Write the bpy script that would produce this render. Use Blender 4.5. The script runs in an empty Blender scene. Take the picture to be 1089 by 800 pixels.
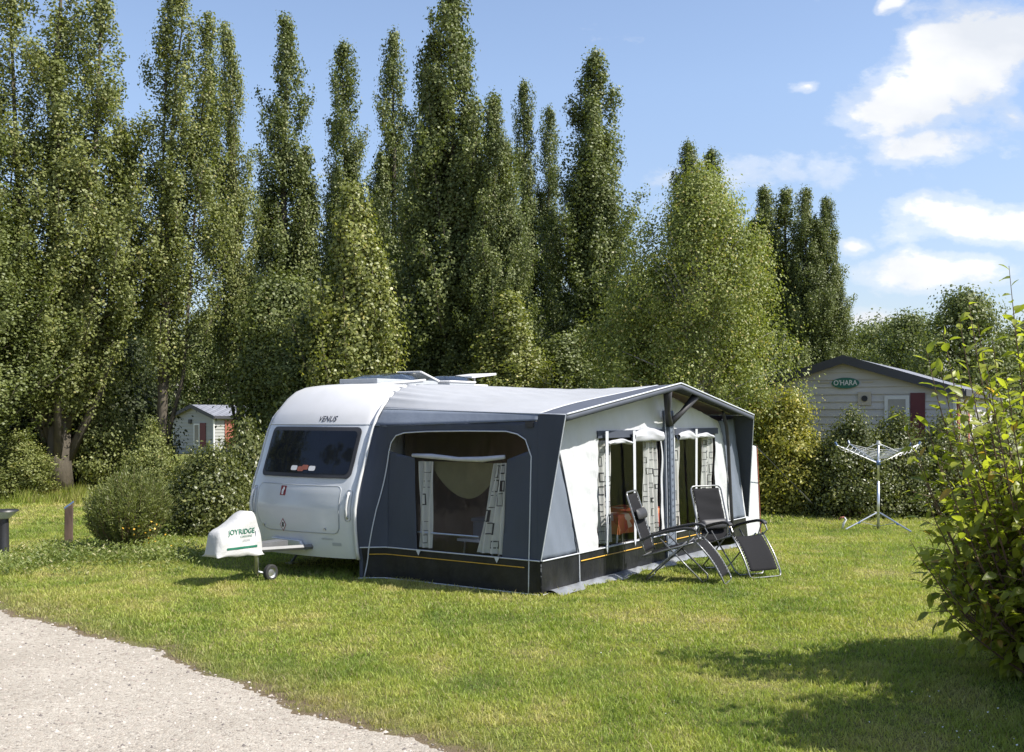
import bpy, math, random
import numpy as np
from mathutils import Vector, Matrix, geometry

RNG = np.random.default_rng(7)
random.seed(11)
F = 1100.0; CX = 544.5; HY = 443.0; CH = 2.0
SC = bpy.context.scene
COL = SC.collection

def G(px, py):
    d = F * CH / (py - HY)
    return ((px - CX) / F * d, d)
def XD(px, d):
    return (px - CX) / F * d
def ZD(py, d):
    return CH + (HY - py) / F * d

# ------------------------------------------------------------------ tagging
def tag(o, label=None, cat=None, group=None, kind=None):
    if label: o['label'] = label
    if cat: o['category'] = cat
    if group: o['group'] = group
    if kind: o['kind'] = kind
    return o

def empty(name, loc=(0, 0, 0), rz=0.0, label=None, cat=None, group=None):
    o = bpy.data.objects.new(name, None)
    COL.objects.link(o)
    o.location = loc; o.rotation_euler = (0, 0, rz)
    o.empty_display_size = 0.2
    return tag(o, label, cat, group)

def kids(o):
    return [c for c in bpy.data.objects if c.parent == o]

def copy_tree(o, parent=None):
    ch = kids(o)
    c = o.copy(); COL.objects.link(c); c.parent = parent
    for k in ch:
        copy_tree(k, c)
    return c

# ------------------------------------------------------------------ materials
def new_mat(name):
    m = bpy.data.materials.new(name); m.use_nodes = True
    nt = m.node_tree; nt.nodes.clear()
    out = nt.nodes.new('ShaderNodeOutputMaterial')
    return m, nt, out

def N(nt, t, **kw):
    n = nt.nodes.new(t)
    for k, v in kw.items():
        setattr(n, k, v)
    return n

def mathn(nt, op, a, b=None, c=None):
    n = nt.nodes.new('ShaderNodeMath'); n.operation = op
    for i, x in enumerate((a, b, c)):
        if x is None: continue
        if isinstance(x, (int, float)): n.inputs[i].default_value = x
        else: nt.links.new(x, n.inputs[i])
    return n.outputs[0]

def ramp(nt, fac, stops, interp='LINEAR'):
    r = nt.nodes.new('ShaderNodeValToRGB')
    cr = r.color_ramp; cr.interpolation = interp
    while len(cr.elements) < len(stops): cr.elements.new(0.5)
    for e, (p, c) in zip(cr.elements, stops):
        e.position = p
        e.color = (c[0], c[1], c[2], 1) if not isinstance(c, (int, float)) else (c, c, c, 1)
    nt.links.new(fac, r.inputs[0])
    return r.outputs[0]

def mixc(nt, fac, a, b, mode='MIX'):
    n = nt.nodes.new('ShaderNodeMix'); n.data_type = 'RGBA'; n.blend_type = mode
    if isinstance(fac, (int, float)): n.inputs[0].default_value = fac
    else: nt.links.new(fac, n.inputs[0])
    for i, x in ((6, a), (7, b)):
        if isinstance(x, (tuple, list)): n.inputs[i].default_value = (x[0], x[1], x[2], 1)
        else: nt.links.new(x, n.inputs[i])
    return n.outputs[2]

def noise(nt, vec, scale, detail=4, rough=0.55):
    n = nt.nodes.new('ShaderNodeTexNoise')
    n.inputs['Scale'].default_value = scale; n.inputs['Detail'].default_value = detail
    n.inputs['Roughness'].default_value = rough
    if vec is not None: nt.links.new(vec, n.inputs['Vector'])
    return n.outputs['Fac']

def surf(name, col, rough=0.5, var=0.12, nscale=3.0, bump=0.0, bscale=40.0, metal=0.0, spec=0.5,
         stretch=(1, 1, 1), transl=0.0, coat=0.0, dirt=0.0, bdist=0.01, detail=5):
    m, nt, out = new_mat(name)
    tc = N(nt, 'ShaderNodeTexCoord')
    mp = N(nt, 'ShaderNodeMapping'); mp.inputs['Scale'].default_value = stretch
    nt.links.new(tc.outputs['Object'], mp.inputs['Vector'])
    f = noise(nt, mp.outputs[0], nscale, 6)
    lo = [c * (1 - var) for c in col]; hi = [min(1, c * (1 + var)) for c in col]
    c = ramp(nt, f, [(0.3, lo), (0.7, hi)])
    if dirt > 0:
        f2 = noise(nt, tc.outputs['Object'], 1.7, 8, 0.7)
        d = ramp(nt, f2, [(0.48, 0.0), (0.75, dirt)])
        c = mixc(nt, d, c, (0.16, 0.14, 0.10))
    b = N(nt, 'ShaderNodeBsdfPrincipled')
    nt.links.new(c, b.inputs['Base Color'])
    b.inputs['Roughness'].default_value = rough
    b.inputs['Metallic'].default_value = metal
    b.inputs['Specular IOR Level'].default_value = spec
    b.inputs['Coat Weight'].default_value = coat
    sh = b.outputs[0]
    if bump > 0:
        bf = noise(nt, mp.outputs[0], bscale, detail)
        bn = N(nt, 'ShaderNodeBump'); bn.inputs['Strength'].default_value = bump
        bn.inputs['Distance'].default_value = bdist
        nt.links.new(bf, bn.inputs['Height']); nt.links.new(bn.outputs[0], b.inputs['Normal'])
    if transl > 0:
        t = N(nt, 'ShaderNodeBsdfTranslucent'); nt.links.new(c, t.inputs[0])
        mx = N(nt, 'ShaderNodeMixShader'); mx.inputs[0].default_value = transl
        nt.links.new(b.outputs[0], mx.inputs[1]); nt.links.new(t.outputs[0], mx.inputs[2])
        sh = mx.outputs[0]
    nt.links.new(sh, out.inputs[0])
    return m

def leafmat(name, dark, light, yellow=None, yfrac=0.06, transl=0.35, rough=0.45, spec=0.4, patch=0.35):
    m, nt, out = new_mat(name)
    geo = N(nt, 'ShaderNodeNewGeometry')
    tc = N(nt, 'ShaderNodeTexCoord')
    f2 = noise(nt, tc.outputs['Object'], patch * 2.2, 3)
    r = geo.outputs['Random Per Island']
    fac = mathn(nt, 'ADD', mathn(nt, 'MULTIPLY', r, 0.38), mathn(nt, 'MULTIPLY', f2, 0.66))
    stops = [(0.15, dark), (0.85, light)]
    c = ramp(nt, fac, stops)
    if yellow:
        w = mathn(nt, 'GREATER_THAN', mathn(nt, 'FRACT', mathn(nt, 'MULTIPLY', r, 37.7)), 1 - yfrac)
        c = mixc(nt, w, c, yellow)
    b = N(nt, 'ShaderNodeBsdfPrincipled'); nt.links.new(c, b.inputs['Base Color'])
    b.inputs['Roughness'].default_value = rough; b.inputs['Specular IOR Level'].default_value = spec
    t = N(nt, 'ShaderNodeBsdfTranslucent')
    c2 = mixc(nt, 1.0, c, (1.35, 1.45, 0.55), 'MULTIPLY'); nt.links.new(c2, t.inputs[0])
    mx = N(nt, 'ShaderNodeMixShader'); mx.inputs[0].default_value = transl
    nt.links.new(b.outputs[0], mx.inputs[1]); nt.links.new(t.outputs[0], mx.inputs[2])
    nt.links.new(mx.outputs[0], out.inputs[0])
    return m

def clearmat(name, tint=(0.93, 0.95, 0.96), gloss=0.12, rough=0.05, bump=0.0):
    m, nt, out = new_mat(name)
    tr = N(nt, 'ShaderNodeBsdfTransparent'); tr.inputs[0].default_value = (*tint, 1)
    gl = N(nt, 'ShaderNodeBsdfGlossy'); gl.inputs['Roughness'].default_value = rough
    ge = N(nt, 'ShaderNodeNewGeometry')
    dt = N(nt, 'ShaderNodeVectorMath'); dt.operation = 'DOT_PRODUCT'
    nt.links.new(ge.outputs['Normal'], dt.inputs[0]); nt.links.new(ge.outputs['Incoming'], dt.inputs[1])
    sch = mathn(nt, 'POWER', mathn(nt, 'SUBTRACT', 1.0, mathn(nt, 'ABSOLUTE', dt.outputs['Value'])), 5.0)
    fac = mathn(nt, 'ADD', mathn(nt, 'MULTIPLY', sch, 0.9), 0.022 + gloss * 0.3)
    if bump:
        tc = N(nt, 'ShaderNodeTexCoord')
        mp = N(nt, 'ShaderNodeMapping'); mp.inputs['Scale'].default_value = (1, 1, 0.45); mp.inputs['Rotation'].default_value = (0.6, 0.4, 0)
        nt.links.new(tc.outputs['Object'], mp.inputs[0])
        bf = noise(nt, mp.outputs[0], 7, 3)
        bn = N(nt, 'ShaderNodeBump'); bn.inputs['Strength'].default_value = bump; bn.inputs['Distance'].default_value = 0.05
        nt.links.new(bf, bn.inputs['Height']); nt.links.new(bn.outputs[0], gl.inputs['Normal'])
    mx = N(nt, 'ShaderNodeMixShader'); nt.links.new(fac, mx.inputs[0])
    nt.links.new(tr.outputs[0], mx.inputs[1]); nt.links.new(gl.outputs[0], mx.inputs[2])
    nt.links.new(mx.outputs[0], out.inputs[0])
    return m

MT = {}
MT['gel'] = surf('caravan_gelcoat', (0.54, 0.56, 0.59), 0.22, 0.03, 2, coat=0.3, dirt=0.10)
MT['gel_roof'] = surf('caravan_roof_white', (0.60, 0.60, 0.61), 0.3, 0.03, 2, dirt=0.10)
MT['whitepl'] = surf('white_plastic', (0.60, 0.60, 0.60), 0.4, 0.04, 5, dirt=0.08)
MT['greypl'] = surf('grey_plastic', (0.33, 0.35, 0.37), 0.4, 0.06)
MT['seam'] = surf('rubber_black', (0.03, 0.03, 0.035), 0.6, 0.2)
MT['darkglass'] = surf('tinted_glass', (0.008, 0.010, 0.016), 0.04, 0.2, spec=0.32)
MT['red'] = surf('emblem_red', (0.22, 0.02, 0.03), 0.4, 0.05)
MT['stickerw'] = surf('sticker_white', (0.65, 0.65, 0.65), 0.4, 0.02)
MT['black'] = surf('ink_black', (0.03, 0.03, 0.04), 0.5, 0.1)
MT['steel'] = surf('galvanised_steel', (0.45, 0.46, 0.47), 0.4, 0.15, 20, metal=0.85)
MT['alu'] = surf('brushed_aluminium', (0.62, 0.63, 0.65), 0.33, 0.06, 12, metal=0.9)
MT['tyre'] = surf('tyre_rubber', (0.025, 0.025, 0.025), 0.8, 0.2, 30, bump=0.3)
MT['navy'] = surf('charcoal_awning_fabric', (0.064, 0.073, 0.097), 0.75, 0.12, 1.6, bump=0.35, bscale=2.2, stretch=(1, 1, 0.5), transl=0.06, bdist=0.05, spec=0.25)
MT['midgrey'] = surf('mid_grey_awning_fabric', (0.155, 0.182, 0.23), 0.7, 0.08, 2, bump=0.35, bscale=3, stretch=(1, 1, 0.35), transl=0.10, bdist=0.05)
MT['slate'] = surf('slate_blue_fabric', (0.13, 0.155, 0.20), 0.7, 0.12, 6, bump=0.4, bscale=25)
MT['white_fab'] = surf('white_awning_fabric', (0.53, 0.545, 0.56), 0.7, 0.03, 2, bump=1.0, bscale=1.8, stretch=(1.3, 1, 0.7), transl=0.05, bdist=0.05, dirt=0.05)
MT['roof_fab'] = surf('awning_roof_fabric', (0.36, 0.37, 0.39), 0.6, 0.05, 1.5, bump=0.25, bscale=3.0, transl=0.03, bdist=0.03, dirt=0.12)
MT['pvc'] = surf('black_pvc_skirt', (0.017, 0.018, 0.021), 0.35, 0.35, 5, bump=0.5, bscale=3.5, stretch=(1, 1, 0.6), dirt=0.12, bdist=0.05, spec=0.22)
MT['mud'] = surf('grey_mud_flap', (0.20, 0.215, 0.24), 0.45, 0.2, 8, bump=0.5, bscale=9, dirt=0.5)
MT['piping'] = surf('white_piping', (0.52, 0.54, 0.58), 0.45, 0.03)
MT['orange'] = surf('orange_stripe', (0.62, 0.36, 0.04), 0.5, 0.05)
MT['curtain'] = surf('curtain_white', (0.66, 0.65, 0.62), 0.75, 0.05, 6, transl=0.35)
MT['blind'] = surf('rolled_blind_white', (0.42, 0.43, 0.46), 0.5, 0.10, 12, bump=0.4, bscale=9, stretch=(0.4, 1, 1))
MT['vinyl'] = clearmat('clear_vinyl', gloss=0.0, rough=0.03, bump=0.12)
MT['glass'] = clearmat('clear_glass', (0.9, 0.93, 0.93), gloss=0.2, rough=0.02)
MT['dome'] = clearmat('rooflight_acrylic', (0.62, 0.66, 0.70), gloss=0.9, rough=0.08)
MT['netting'] = surf('green_beige_net', (0.17, 0.155, 0.09), 0.8, 0.1, 5, transl=0.3)
MT['sling'] = surf('chair_sling_mesh', (0.018, 0.018, 0.020), 0.85, 0.15, 120, spec=0.12, bump=0.3, bscale=300, bdist=0.002, transl=0.05)
MT['pad'] = surf('black_padding', (0.03, 0.03, 0.033), 0.55, 0.15)
MT['chairtube'] = surf('grey_tube_paint', (0.20, 0.205, 0.21), 0.3, 0.06, metal=0.5)
MT['cord'] = surf('cord_white', (0.6, 0.6, 0.6), 0.6, 0.05)
MT['groundsheet'] = surf('awning_groundsheet', (0.07, 0.08, 0.09), 0.8, 0.2, 30)
MT['cloth_red'] = surf('red_patterned_cloth', (0.45, 0.09, 0.05), 0.8, 0.1)
MT['shutter_red'] = surf('burgundy_shutter', (0.10, 0.013, 0.02), 0.5, 0.1)
MT['brickred'] = surf('brick_red_shutter', (0.28, 0.09, 0.06), 0.6, 0.15, 14)
MT['green_sign'] = surf('sign_green', (0.012, 0.12, 0.09), 0.4, 0.05)
MT['greenink'] = surf('green_ink', (0.008, 0.13, 0.075), 0.5, 0.05)
MT['cover'] = surf('hitch_cover_vinyl', (0.46, 0.46, 0.455), 0.5, 0.03, 4, bump=0.7, bscale=5, bdist=0.03)
MT['darkroof'] = surf('dark_verge_board', (0.045, 0.045, 0.055), 0.55, 0.1)
MT['bark'] = surf('bark', (0.105, 0.088, 0.065), 0.9, 0.45, 5, bump=0.9, bscale=14, stretch=(1, 1, 0.25), bdist=0.03)
MT['twig'] = surf('twig_bark', (0.12, 0.075, 0.05), 0.8, 0.3, 12)
MT['birchbark'] = surf('pale_bark', (0.30, 0.28, 0.25), 0.85, 0.5, 6, bump=0.5, bscale=12)
MT['lampblack'] = surf('lamp_black_metal', (0.025, 0.025, 0.028), 0.45, 0.15)
MT['lampglass'] = surf('lamp_frosted_bowl', (0.50, 0.54, 0.60), 0.25, 0.1, 10)
MT['bluecap'] = surf('blue_plastic', (0.10, 0.16, 0.32), 0.4, 0.1)
MT['interior'] = surf('caravan_side_cream', (0.42, 0.36, 0.29), 0.6, 0.08)

def brickmat(name, col, mortar, row, offset=0.0, rough=0.6, width=10.0):
    pass

# horizontal cladding: a wave in Z darkens the laps through real bump
def cladding(name, col, pitch):
    m, nt, out = new_mat(name)
    tc = N(nt, 'ShaderNodeTexCoord')
    sep = N(nt, 'ShaderNodeSeparateXYZ'); nt.links.new(tc.outputs['Object'], sep.inputs[0])
    z = mathn(nt, 'DIVIDE', sep.outputs[2], pitch)
    fl = mathn(nt, 'FLOOR', z)
    wn = N(nt, 'ShaderNodeTexWhiteNoise'); wn.noise_dimensions = '1D'; nt.links.new(fl, wn.inputs['W'])
    c = ramp(nt, wn.outputs[0], [(0, [x * 0.93 for x in col]), (1, [min(1, x * 1.05) for x in col])])
    f = noise(nt, tc.outputs['Object'], 2.0, 6)
    c = mixc(nt, mathn(nt, 'MULTIPLY', ramp(nt, f, [(0.5, 0.0), (0.8, 0.5)]), 0.3), c, (0.15, 0.15, 0.11))
    b = N(nt, 'ShaderNodeBsdfPrincipled'); nt.links.new(c, b.inputs['Base Color']); b.inputs['Roughness'].default_value = 0.55
    nt.links.new(b.outputs[0], out.inputs[0])
    return m
MT['clad_r'] = cladding('beige_cladding', (0.50, 0.472, 0.45), 0.17)
MT['clad_l'] = cladding('grey_cladding', (0.30, 0.30, 0.285), 0.17)

def tilemat():
    m, nt, out = new_mat('grey_metal_roof_tiles')
    tc = N(nt, 'ShaderNodeTexCoord')
    br = N(nt, 'ShaderNodeTexBrick'); nt.links.new(tc.outputs['Object'], br.inputs['Vector'])
    br.inputs['Scale'].default_value = 1.0
    br.inputs['Brick Width'].default_value = 0.35; br.inputs['Row Height'].default_value = 0.30
    br.inputs['Mortar Size'].default_value = 0.02
    br.inputs['Color1'].default_value = (0.20, 0.205, 0.23, 1); br.inputs['Color2'].default_value = (0.24, 0.245, 0.27, 1)
    br.inputs['Mortar'].default_value = (0.08, 0.08, 0.09, 1)
    b = N(nt, 'ShaderNodeBsdfPrincipled'); nt.links.new(br.outputs[0], b.inputs['Base Color']); b.inputs['Roughness'].default_value = 0.5
    bn = N(nt, 'ShaderNodeBump'); bn.inputs['Distance'].default_value = 0.03; bn.inputs['Strength'].default_value = 0.8
    nt.links.new(mathn(nt, 'SUBTRACT', 1.0, br.outputs[1]), bn.inputs['Height']); nt.links.new(bn.outputs[0], b.inputs['Normal'])
    nt.links.new(b.outputs[0], out.inputs[0])
    return m
MT['tiles'] = tilemat()

# ------------------------------------------------------------------ mesh builder
class MB:
    def __init__(self):
        self.v = []; self.f = []; self.m = []
    def add(self, vs, fs, m=0):
        o = len(self.v)
        self.v += [tuple(p) for p in vs]
        self.f += [tuple(i + o for i in f) for f in fs]
        self.m += [m] * len(fs)
        return self
    def box(self, a, b, m=0, M=None, taper=None):
        x0, y0, z0 = a; x1, y1, z1 = b
        vs = [(x0, y0, z0), (x1, y0, z0), (x1, y1, z0), (x0, y1, z0), (x0, y0, z1), (x1, y0, z1), (x1, y1, z1), (x0, y1, z1)]
        if M is not None: vs = [tuple(M @ Vector(p)) for p in vs]
        return self.add(vs, [(0, 3, 2, 1), (4, 5, 6, 7), (0, 1, 5, 4), (1, 2, 6, 5), (2, 3, 7, 6), (3, 0, 4, 7)], m)
    def tube(self, pts, r, n=8, m=0, cap=True):
        pts = [Vector(p) for p in pts]
        rs = r if isinstance(r, (list, tuple)) else [r] * len(pts)
        rings = []; prev = None
        for i, p in enumerate(pts):
            if i == 0: t = pts[1] - pts[0]
            elif i == len(pts) - 1: t = pts[-1] - pts[-2]
            else: t = (pts[i + 1] - p).normalized() + (p - pts[i - 1]).normalized()
            if t.length < 1e-9: t = Vector((0, 0, 1))
            t.normalize()
            if prev is None:
                a = Vector((0, 0, 1)) if abs(t.z) < 0.9 else Vector((1, 0, 0))
                b = t.cross(a).normalized()
            else:
                b = (prev - t * prev.dot(t))
                b = b.normalized() if b.length > 1e-6 else t.orthogonal().normalized()
            prev = b
            c = t.cross(b)
            rings.append([p + (b * math.cos(2 * math.pi * k / n) + c * math.sin(2 * math.pi * k / n)) * rs[i] for k in range(n)])
        vs = [q for rg in rings for q in rg]; fs = []
        for i in range(len(pts) - 1):
            for k in range(n):
                k2 = (k + 1) % n
                fs.append((i * n + k, i * n + k2, (i + 1) * n + k2, (i + 1) * n + k))
        if cap:
            fs.append(tuple(range(n - 1, -1, -1))); fs.append(tuple((len(pts) - 1) * n + k for k in range(n)))
        return self.add(vs, fs, m)
    def grid(self, fn, nu, nv, m=0, flip=False, mfn=None):
        vs = [fn(i / nu, j / nv) for i in range(nu + 1) for j in range(nv + 1)]
        o = len(self.v); self.v += [tuple(p) for p in vs]
        for i in range(nu):
            for j in range(nv):
                a = o + i * (nv + 1) + j; q = (a, a + nv + 1, a + nv + 2, a + 1)
                self.f.append(q[::-1] if flip else q)
                self.m.append(mfn((i + .5) / nu, (j + .5) / nv) if mfn else m)
        return self
    def plate(self, outer, holes, fn, m=0, flip=False):
        loops = [[Vector((p[0], p[1], 0)) for p in outer]] + [[Vector((p[0], p[1], 0)) for p in h] for h in holes]
        flat = [p for l in loops for p in l]
        tris = geometry.tessellate_polygon(loops)
        vs = [fn(p.x, p.y) for p in flat]
        return self.add(vs, [tuple(t)[::-1] if flip else tuple(t) for t in tris], m)
    def slab(self, outline, fn, h, m=0):
        """closed thickened plate; fn(a,b,c) with c the thickness coordinate"""
        n = len(outline)
        tris = geometry.tessellate_polygon([[Vector((p[0], p[1], 0)) for p in outline]])
        vs = [fn(p[0], p[1], 0) for p in outline] + [fn(p[0], p[1], h) for p in outline]
        fs = [tuple(t) for t in tris] + [tuple(i + n for i in t)[::-1] for t in tris]
        fs += [(i, (i + 1) % n, (i + 1) % n + n, i + n) for i in range(n)]
        return self.add(vs, fs, m)
    def build(self, name, mats, parent=None, smooth=False, loc=None, rz=0.0, solid=0.0, recalc=True, bevel=0.0, cut=None, fold=None):
        me = bpy.data.meshes.new(name)
        me.from_pydata(self.v, [], self.f)
        if cut:
            import bmesh
            axes, step = cut
            bm = bmesh.new(); bm.from_mesh(me); bmesh.ops.remove_doubles(bm, verts=bm.verts, dist=1e-5)
            for ax in axes:
                lo = min(v.co[ax] for v in bm.verts); hi = max(v.co[ax] for v in bm.verts); k = int((hi - lo) / step)
                for i in range(1, k + 1):
                    c = Vector((0, 0, 0)); c[ax] = lo + (hi - lo) * i / (k + 1); nn = Vector((0, 0, 0)); nn[ax] = 1
                    bmesh.ops.bisect_plane(bm, geom=bm.verts[:] + bm.edges[:] + bm.faces[:], plane_co=c, plane_no=nn)
            for v in bm.verts: v.co = Vector(fold(*v.co))
            bm.to_mesh(me); bm.free(); self.m = [0] * len(me.polygons)
        if not isinstance(mats, (list, tuple)): mats = [mats]
        for mm in mats: me.materials.append(MT[mm] if isinstance(mm, str) else mm)
        me.polygons.foreach_set('material_index', self.m)
        if recalc:
            import bmesh
            bm = bmesh.new(); bm.from_mesh(me)
            bmesh.ops.recalc_face_normals(bm, faces=bm.faces)
            bm.to_mesh(me); bm.free()
        if smooth:
            me.polygons.foreach_set('use_smooth', [True] * len(me.polygons))
        me.update()
        if smooth and smooth != 'all':
            try: me.set_sharp_from_angle(angle=math.radians(40))
            except Exception: pass
        o = bpy.data.objects.new(name, me); COL.objects.link(o)
        if parent: o.parent = parent
        if loc: o.location = loc
        o.rotation_euler = (0, 0, rz)
        if bevel:
            md = o.modifiers.new('bevel', 'BEVEL'); md.width = bevel; md.segments = 2; md.limit_method = 'ANGLE'
        if solid:
            md = o.modifiers.new('solid', 'SOLIDIFY'); md.thickness = solid; md.offset = 0
        return o

def np_mesh(name, V, polys_n, loops, mat, parent=None, smooth=False):
    """V (n,3); polys_n: loop count per face; loops: flat vertex indices"""
    me = bpy.data.meshes.new(name)
    me.vertices.add(len(V)); me.vertices.foreach_set('co', np.ascontiguousarray(V, np.float32).ravel())
    me.loops.add(len(loops)); me.loops.foreach_set('vertex_index', np.ascontiguousarray(loops, np.int32))
    starts = np.concatenate([[0], np.cumsum(polys_n)[:-1]]).astype(np.int32)
    me.polygons.add(len(polys_n)); me.polygons.foreach_set('loop_start', starts)
    try: me.polygons.foreach_set('loop_total', np.ascontiguousarray(polys_n, np.int32))
    except Exception: pass
    mats = mat if isinstance(mat, (list, tuple)) else [mat]
    for mm in mats: me.materials.append(MT[mm] if isinstance(mm, str) else mm)
    if smooth: me.polygons.foreach_set('use_smooth', np.ones(len(polys_n), bool))
    me.update(calc_edges=True)
    o = bpy.data.objects.new(name, me); COL.objects.link(o)
    if parent: o.parent = parent
    return o

def rand_unit(n, rng):
    v = rng.normal(size=(n, 3)); return v / np.linalg.norm(v, axis=1, keepdims=True)

def leaves(name, P, L, mat, parent, rng, aspect=0.75, out=None, bias=0.5, droop=0.0):
    n = len(P)
    nrm = rand_unit(n, rng)
    if out is not None:
        nrm = nrm + out * bias; nrm /= np.linalg.norm(nrm, axis=1, keepdims=True)
    t = rand_unit(n, rng); t[:, 2] -= droop
    t -= nrm * (t * nrm).sum(1, keepdims=True); t /= np.linalg.norm(t, axis=1, keepdims=True)
    b = np.cross(nrm, t)
    L = L[:, None] * 0.5
    c = P + 0
    V = np.stack([c - t * L, c + b * L * aspect + nrm * L * 0.3 - t * L * 0.15, c + t * L, c - b * L * aspect + nrm * L * 0.3 - t * L * 0.15], 1).reshape(-1, 3)
    idx = np.arange(4 * n)
    return np_mesh(name, V, np.full(n, 4), idx, mat, parent)

def big_leaves(name, P, T, NRM, L, mat, parent, width=0.27, curl=0.25, fold=0.25):
    """ovate leaves with a midrib fold: base P, direction T, normal NRM"""
    n = len(P)
    T = T / np.linalg.norm(T, axis=1, keepdims=True)
    NRM = NRM - T * (NRM * T).sum(1, keepdims=True); NRM /= np.linalg.norm(NRM, axis=1, keepdims=True)
    B = np.cross(NRM, T)
    L = L[:, None]
    s = [0.0, 0.22, 0.5, 0.78, 1.0]; w = [0, 0.8, 1.0, 0.62, 0]
    pts = []
    for k in range(5):
        pts.append(P + T * L * s[k] - NRM * L * curl * s[k] ** 2)
    for sgn in (1, -1):
        for k in (1, 2, 3):
            pts.append(pts[k] + B * L * width * w[k] * sgn + NRM * L * width * w[k] * fold)
    V = np.stack(pts, 1).reshape(-1, 3)
    # c0..c4, l5,6,7  r8,9,10
    faces = [(0, 1, 5), (1, 2, 6, 5), (2, 3, 7, 6), (3, 4, 7), (0, 8, 1), (1, 8, 9, 2), (2, 9, 10, 3), (3, 10, 4)]
    lt = np.array([len(f) for f in faces]); fl = np.array([i for f in faces for i in f])
    base = (np.arange(n) * 11)[:, None]
    return np_mesh(name, V, np.tile(lt, n), (base + fl[None]).ravel(), mat, parent, smooth=True)

def text_mesh(name, s, size, mat, parent, fn, shear=0.0, extrude=0.0, bold=0.0, align='CENTER'):
    cu = bpy.data.curves.new(name, 'FONT'); cu.body = s; cu.size = size; cu.shear = shear
    cu.extrude = extrude; cu.offset = bold; cu.align_x = align; cu.align_y = 'CENTER'; cu.resolution_u = 3
    o = bpy.data.objects.new(name + '_tmp', cu); COL.objects.link(o)
    bpy.context.view_layer.update()
    dg = bpy.context.evaluated_depsgraph_get()
    me = bpy.data.meshes.new_from_object(o.evaluated_get(dg))
    bpy.data.objects.remove(o)
    for v in me.vertices:
        v.co = Vector(fn(v.co.x, v.co.y, v.co.z))
    me.name = name; me.materials.clear(); me.materials.append(MT[mat])
    r = bpy.data.objects.new(name, me); COL.objects.link(r)
    if parent: r.parent = parent
    return r

def rrect(x0, y0, x1, y1, r, n=5, rr=None):
    """rounded rectangle outline; rr optional radii (bl, br, tr, tl)"""
    R = rr or (r, r, r, r)
    pts = []
    for (cx, cy, a0, q) in ((x0, y0, 180, R[0]), (x1, y0, 270, R[1]), (x1, y1, 0, R[2]), (x0, y1, 90, R[3])):
        sx = 1 if cx == x0 else -1; sy = 1 if cy == y0 else -1
        c = (cx + sx * q, cy + sy * q)
        for k in range(n + 1):
            a = math.radians(a0 + 90 * k / n)
            pts.append((c[0] + q * math.cos(a), c[1] + q * math.sin(a)))
    return pts

def densify(pts, step, closed=True):
    out = []
    n = len(pts)
    for i in range(n if closed else n - 1):
        a = pts[i]; b = pts[(i + 1) % n]
        d = math.dist(a, b); k = max(1, int(d / step))
        for j in range(k):
            out.append(tuple(a[q] + (b[q] - a[q]) * j / k for q in range(len(a))))
    if not closed: out.append(pts[-1])
    return out

# ------------------------------------------------------------------ world, sun, camera
SUN_H = Vector((0.958, -0.286, 0)).normalized(); EL = math.radians(50)
S = Vector((SUN_H.x * math.cos(EL), SUN_H.y * math.cos(EL), math.sin(EL)))
sun = bpy.data.lights.new('sun', 'SUN'); sun.energy = 5.0; sun.angle = math.radians(0.55); sun.color = (1.0, 0.955, 0.87)
so = bpy.data.objects.new('sun', sun); COL.objects.link(so); so.location = (20, -10, 30)
so.rotation_euler = (-S).to_track_quat('-Z', 'Y').to_euler()

W = bpy.data.worlds.new('World'); SC.world = W; W.use_nodes = True
nt = W.node_tree; nt.nodes.clear()
wo = nt.nodes.new('ShaderNodeOutputWorld'); bg = nt.nodes.new('ShaderNodeBackground')
sky = nt.nodes.new('ShaderNodeTexSky'); sky.sky_type = 'NISHITA'; sky.sun_disc = False
sky.sun_elevation = EL; sky.sun_rotation = math.atan2(S.x, S.y)
sky.altitude = 0; sky.air_density = 1.0; sky.dust_density = 0.8; sky.ozone_density = 1.6
tc = nt.nodes.new('ShaderNodeTexCoord'); sp = nt.nodes.new('ShaderNodeSeparateXYZ')
nt.links.new(tc.outputs['Generated'], sp.inputs[0])
yy = mathn(nt, 'MAXIMUM', sp.outputs[1], 0.08)
U = mathn(nt, 'DIVIDE', sp.outputs[0], yy); Vv = mathn(nt, 'DIVIDE', sp.outputs[2], yy)
cv = nt.nodes.new('ShaderNodeCombineXYZ'); nt.links.new(U, cv.inputs[0]); nt.links.new(Vv, cv.inputs[1])
wn_ = nt.nodes.new('ShaderNodeTexNoise'); wn_.inputs['Scale'].default_value = 9.0; wn_.inputs['Detail'].default_value = 4
nt.links.new(cv.outputs[0], wn_.inputs['Vector'])
wv = nt.nodes.new('ShaderNodeVectorMath'); wv.operation = 'MULTIPLY_ADD'
nt.links.new(wn_.outputs['Color'], wv.inputs[0]); wv.inputs[1].default_value = (0.10, 0.05, 0); nt.links.new(cv.outputs[0], wv.inputs[2])
cl = [  # px, py, half width, half height, angle deg, weight
    (1045, 62, 165, 88, 20, 1.15), (985, 112, 115, 52, 18, 0.95), (1085, 120, 70, 40, 0, 0.6), (850, 184, 150, 40, -2, 0.85), (1000, 160, 160, 40, 12, 0.62),
    (1065, 238, 165, 46, 3, 1.05), (1015, 290, 155, 36, 6, 1.0), (935, 342, 70, 20, 0, 0.95), (962, 11, 40, 14, 12, 0.75),
    (915, 264, 38, 19, 5, 0.85), (865, 96, 32, 12, 8, 0.45), (715, 186, 80, 22, 5, 0.30), (1300, 150, 240, 90, 10, 1.0), (-200, 120, 160, 60, 5, 0.6)]
mask = None
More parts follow.
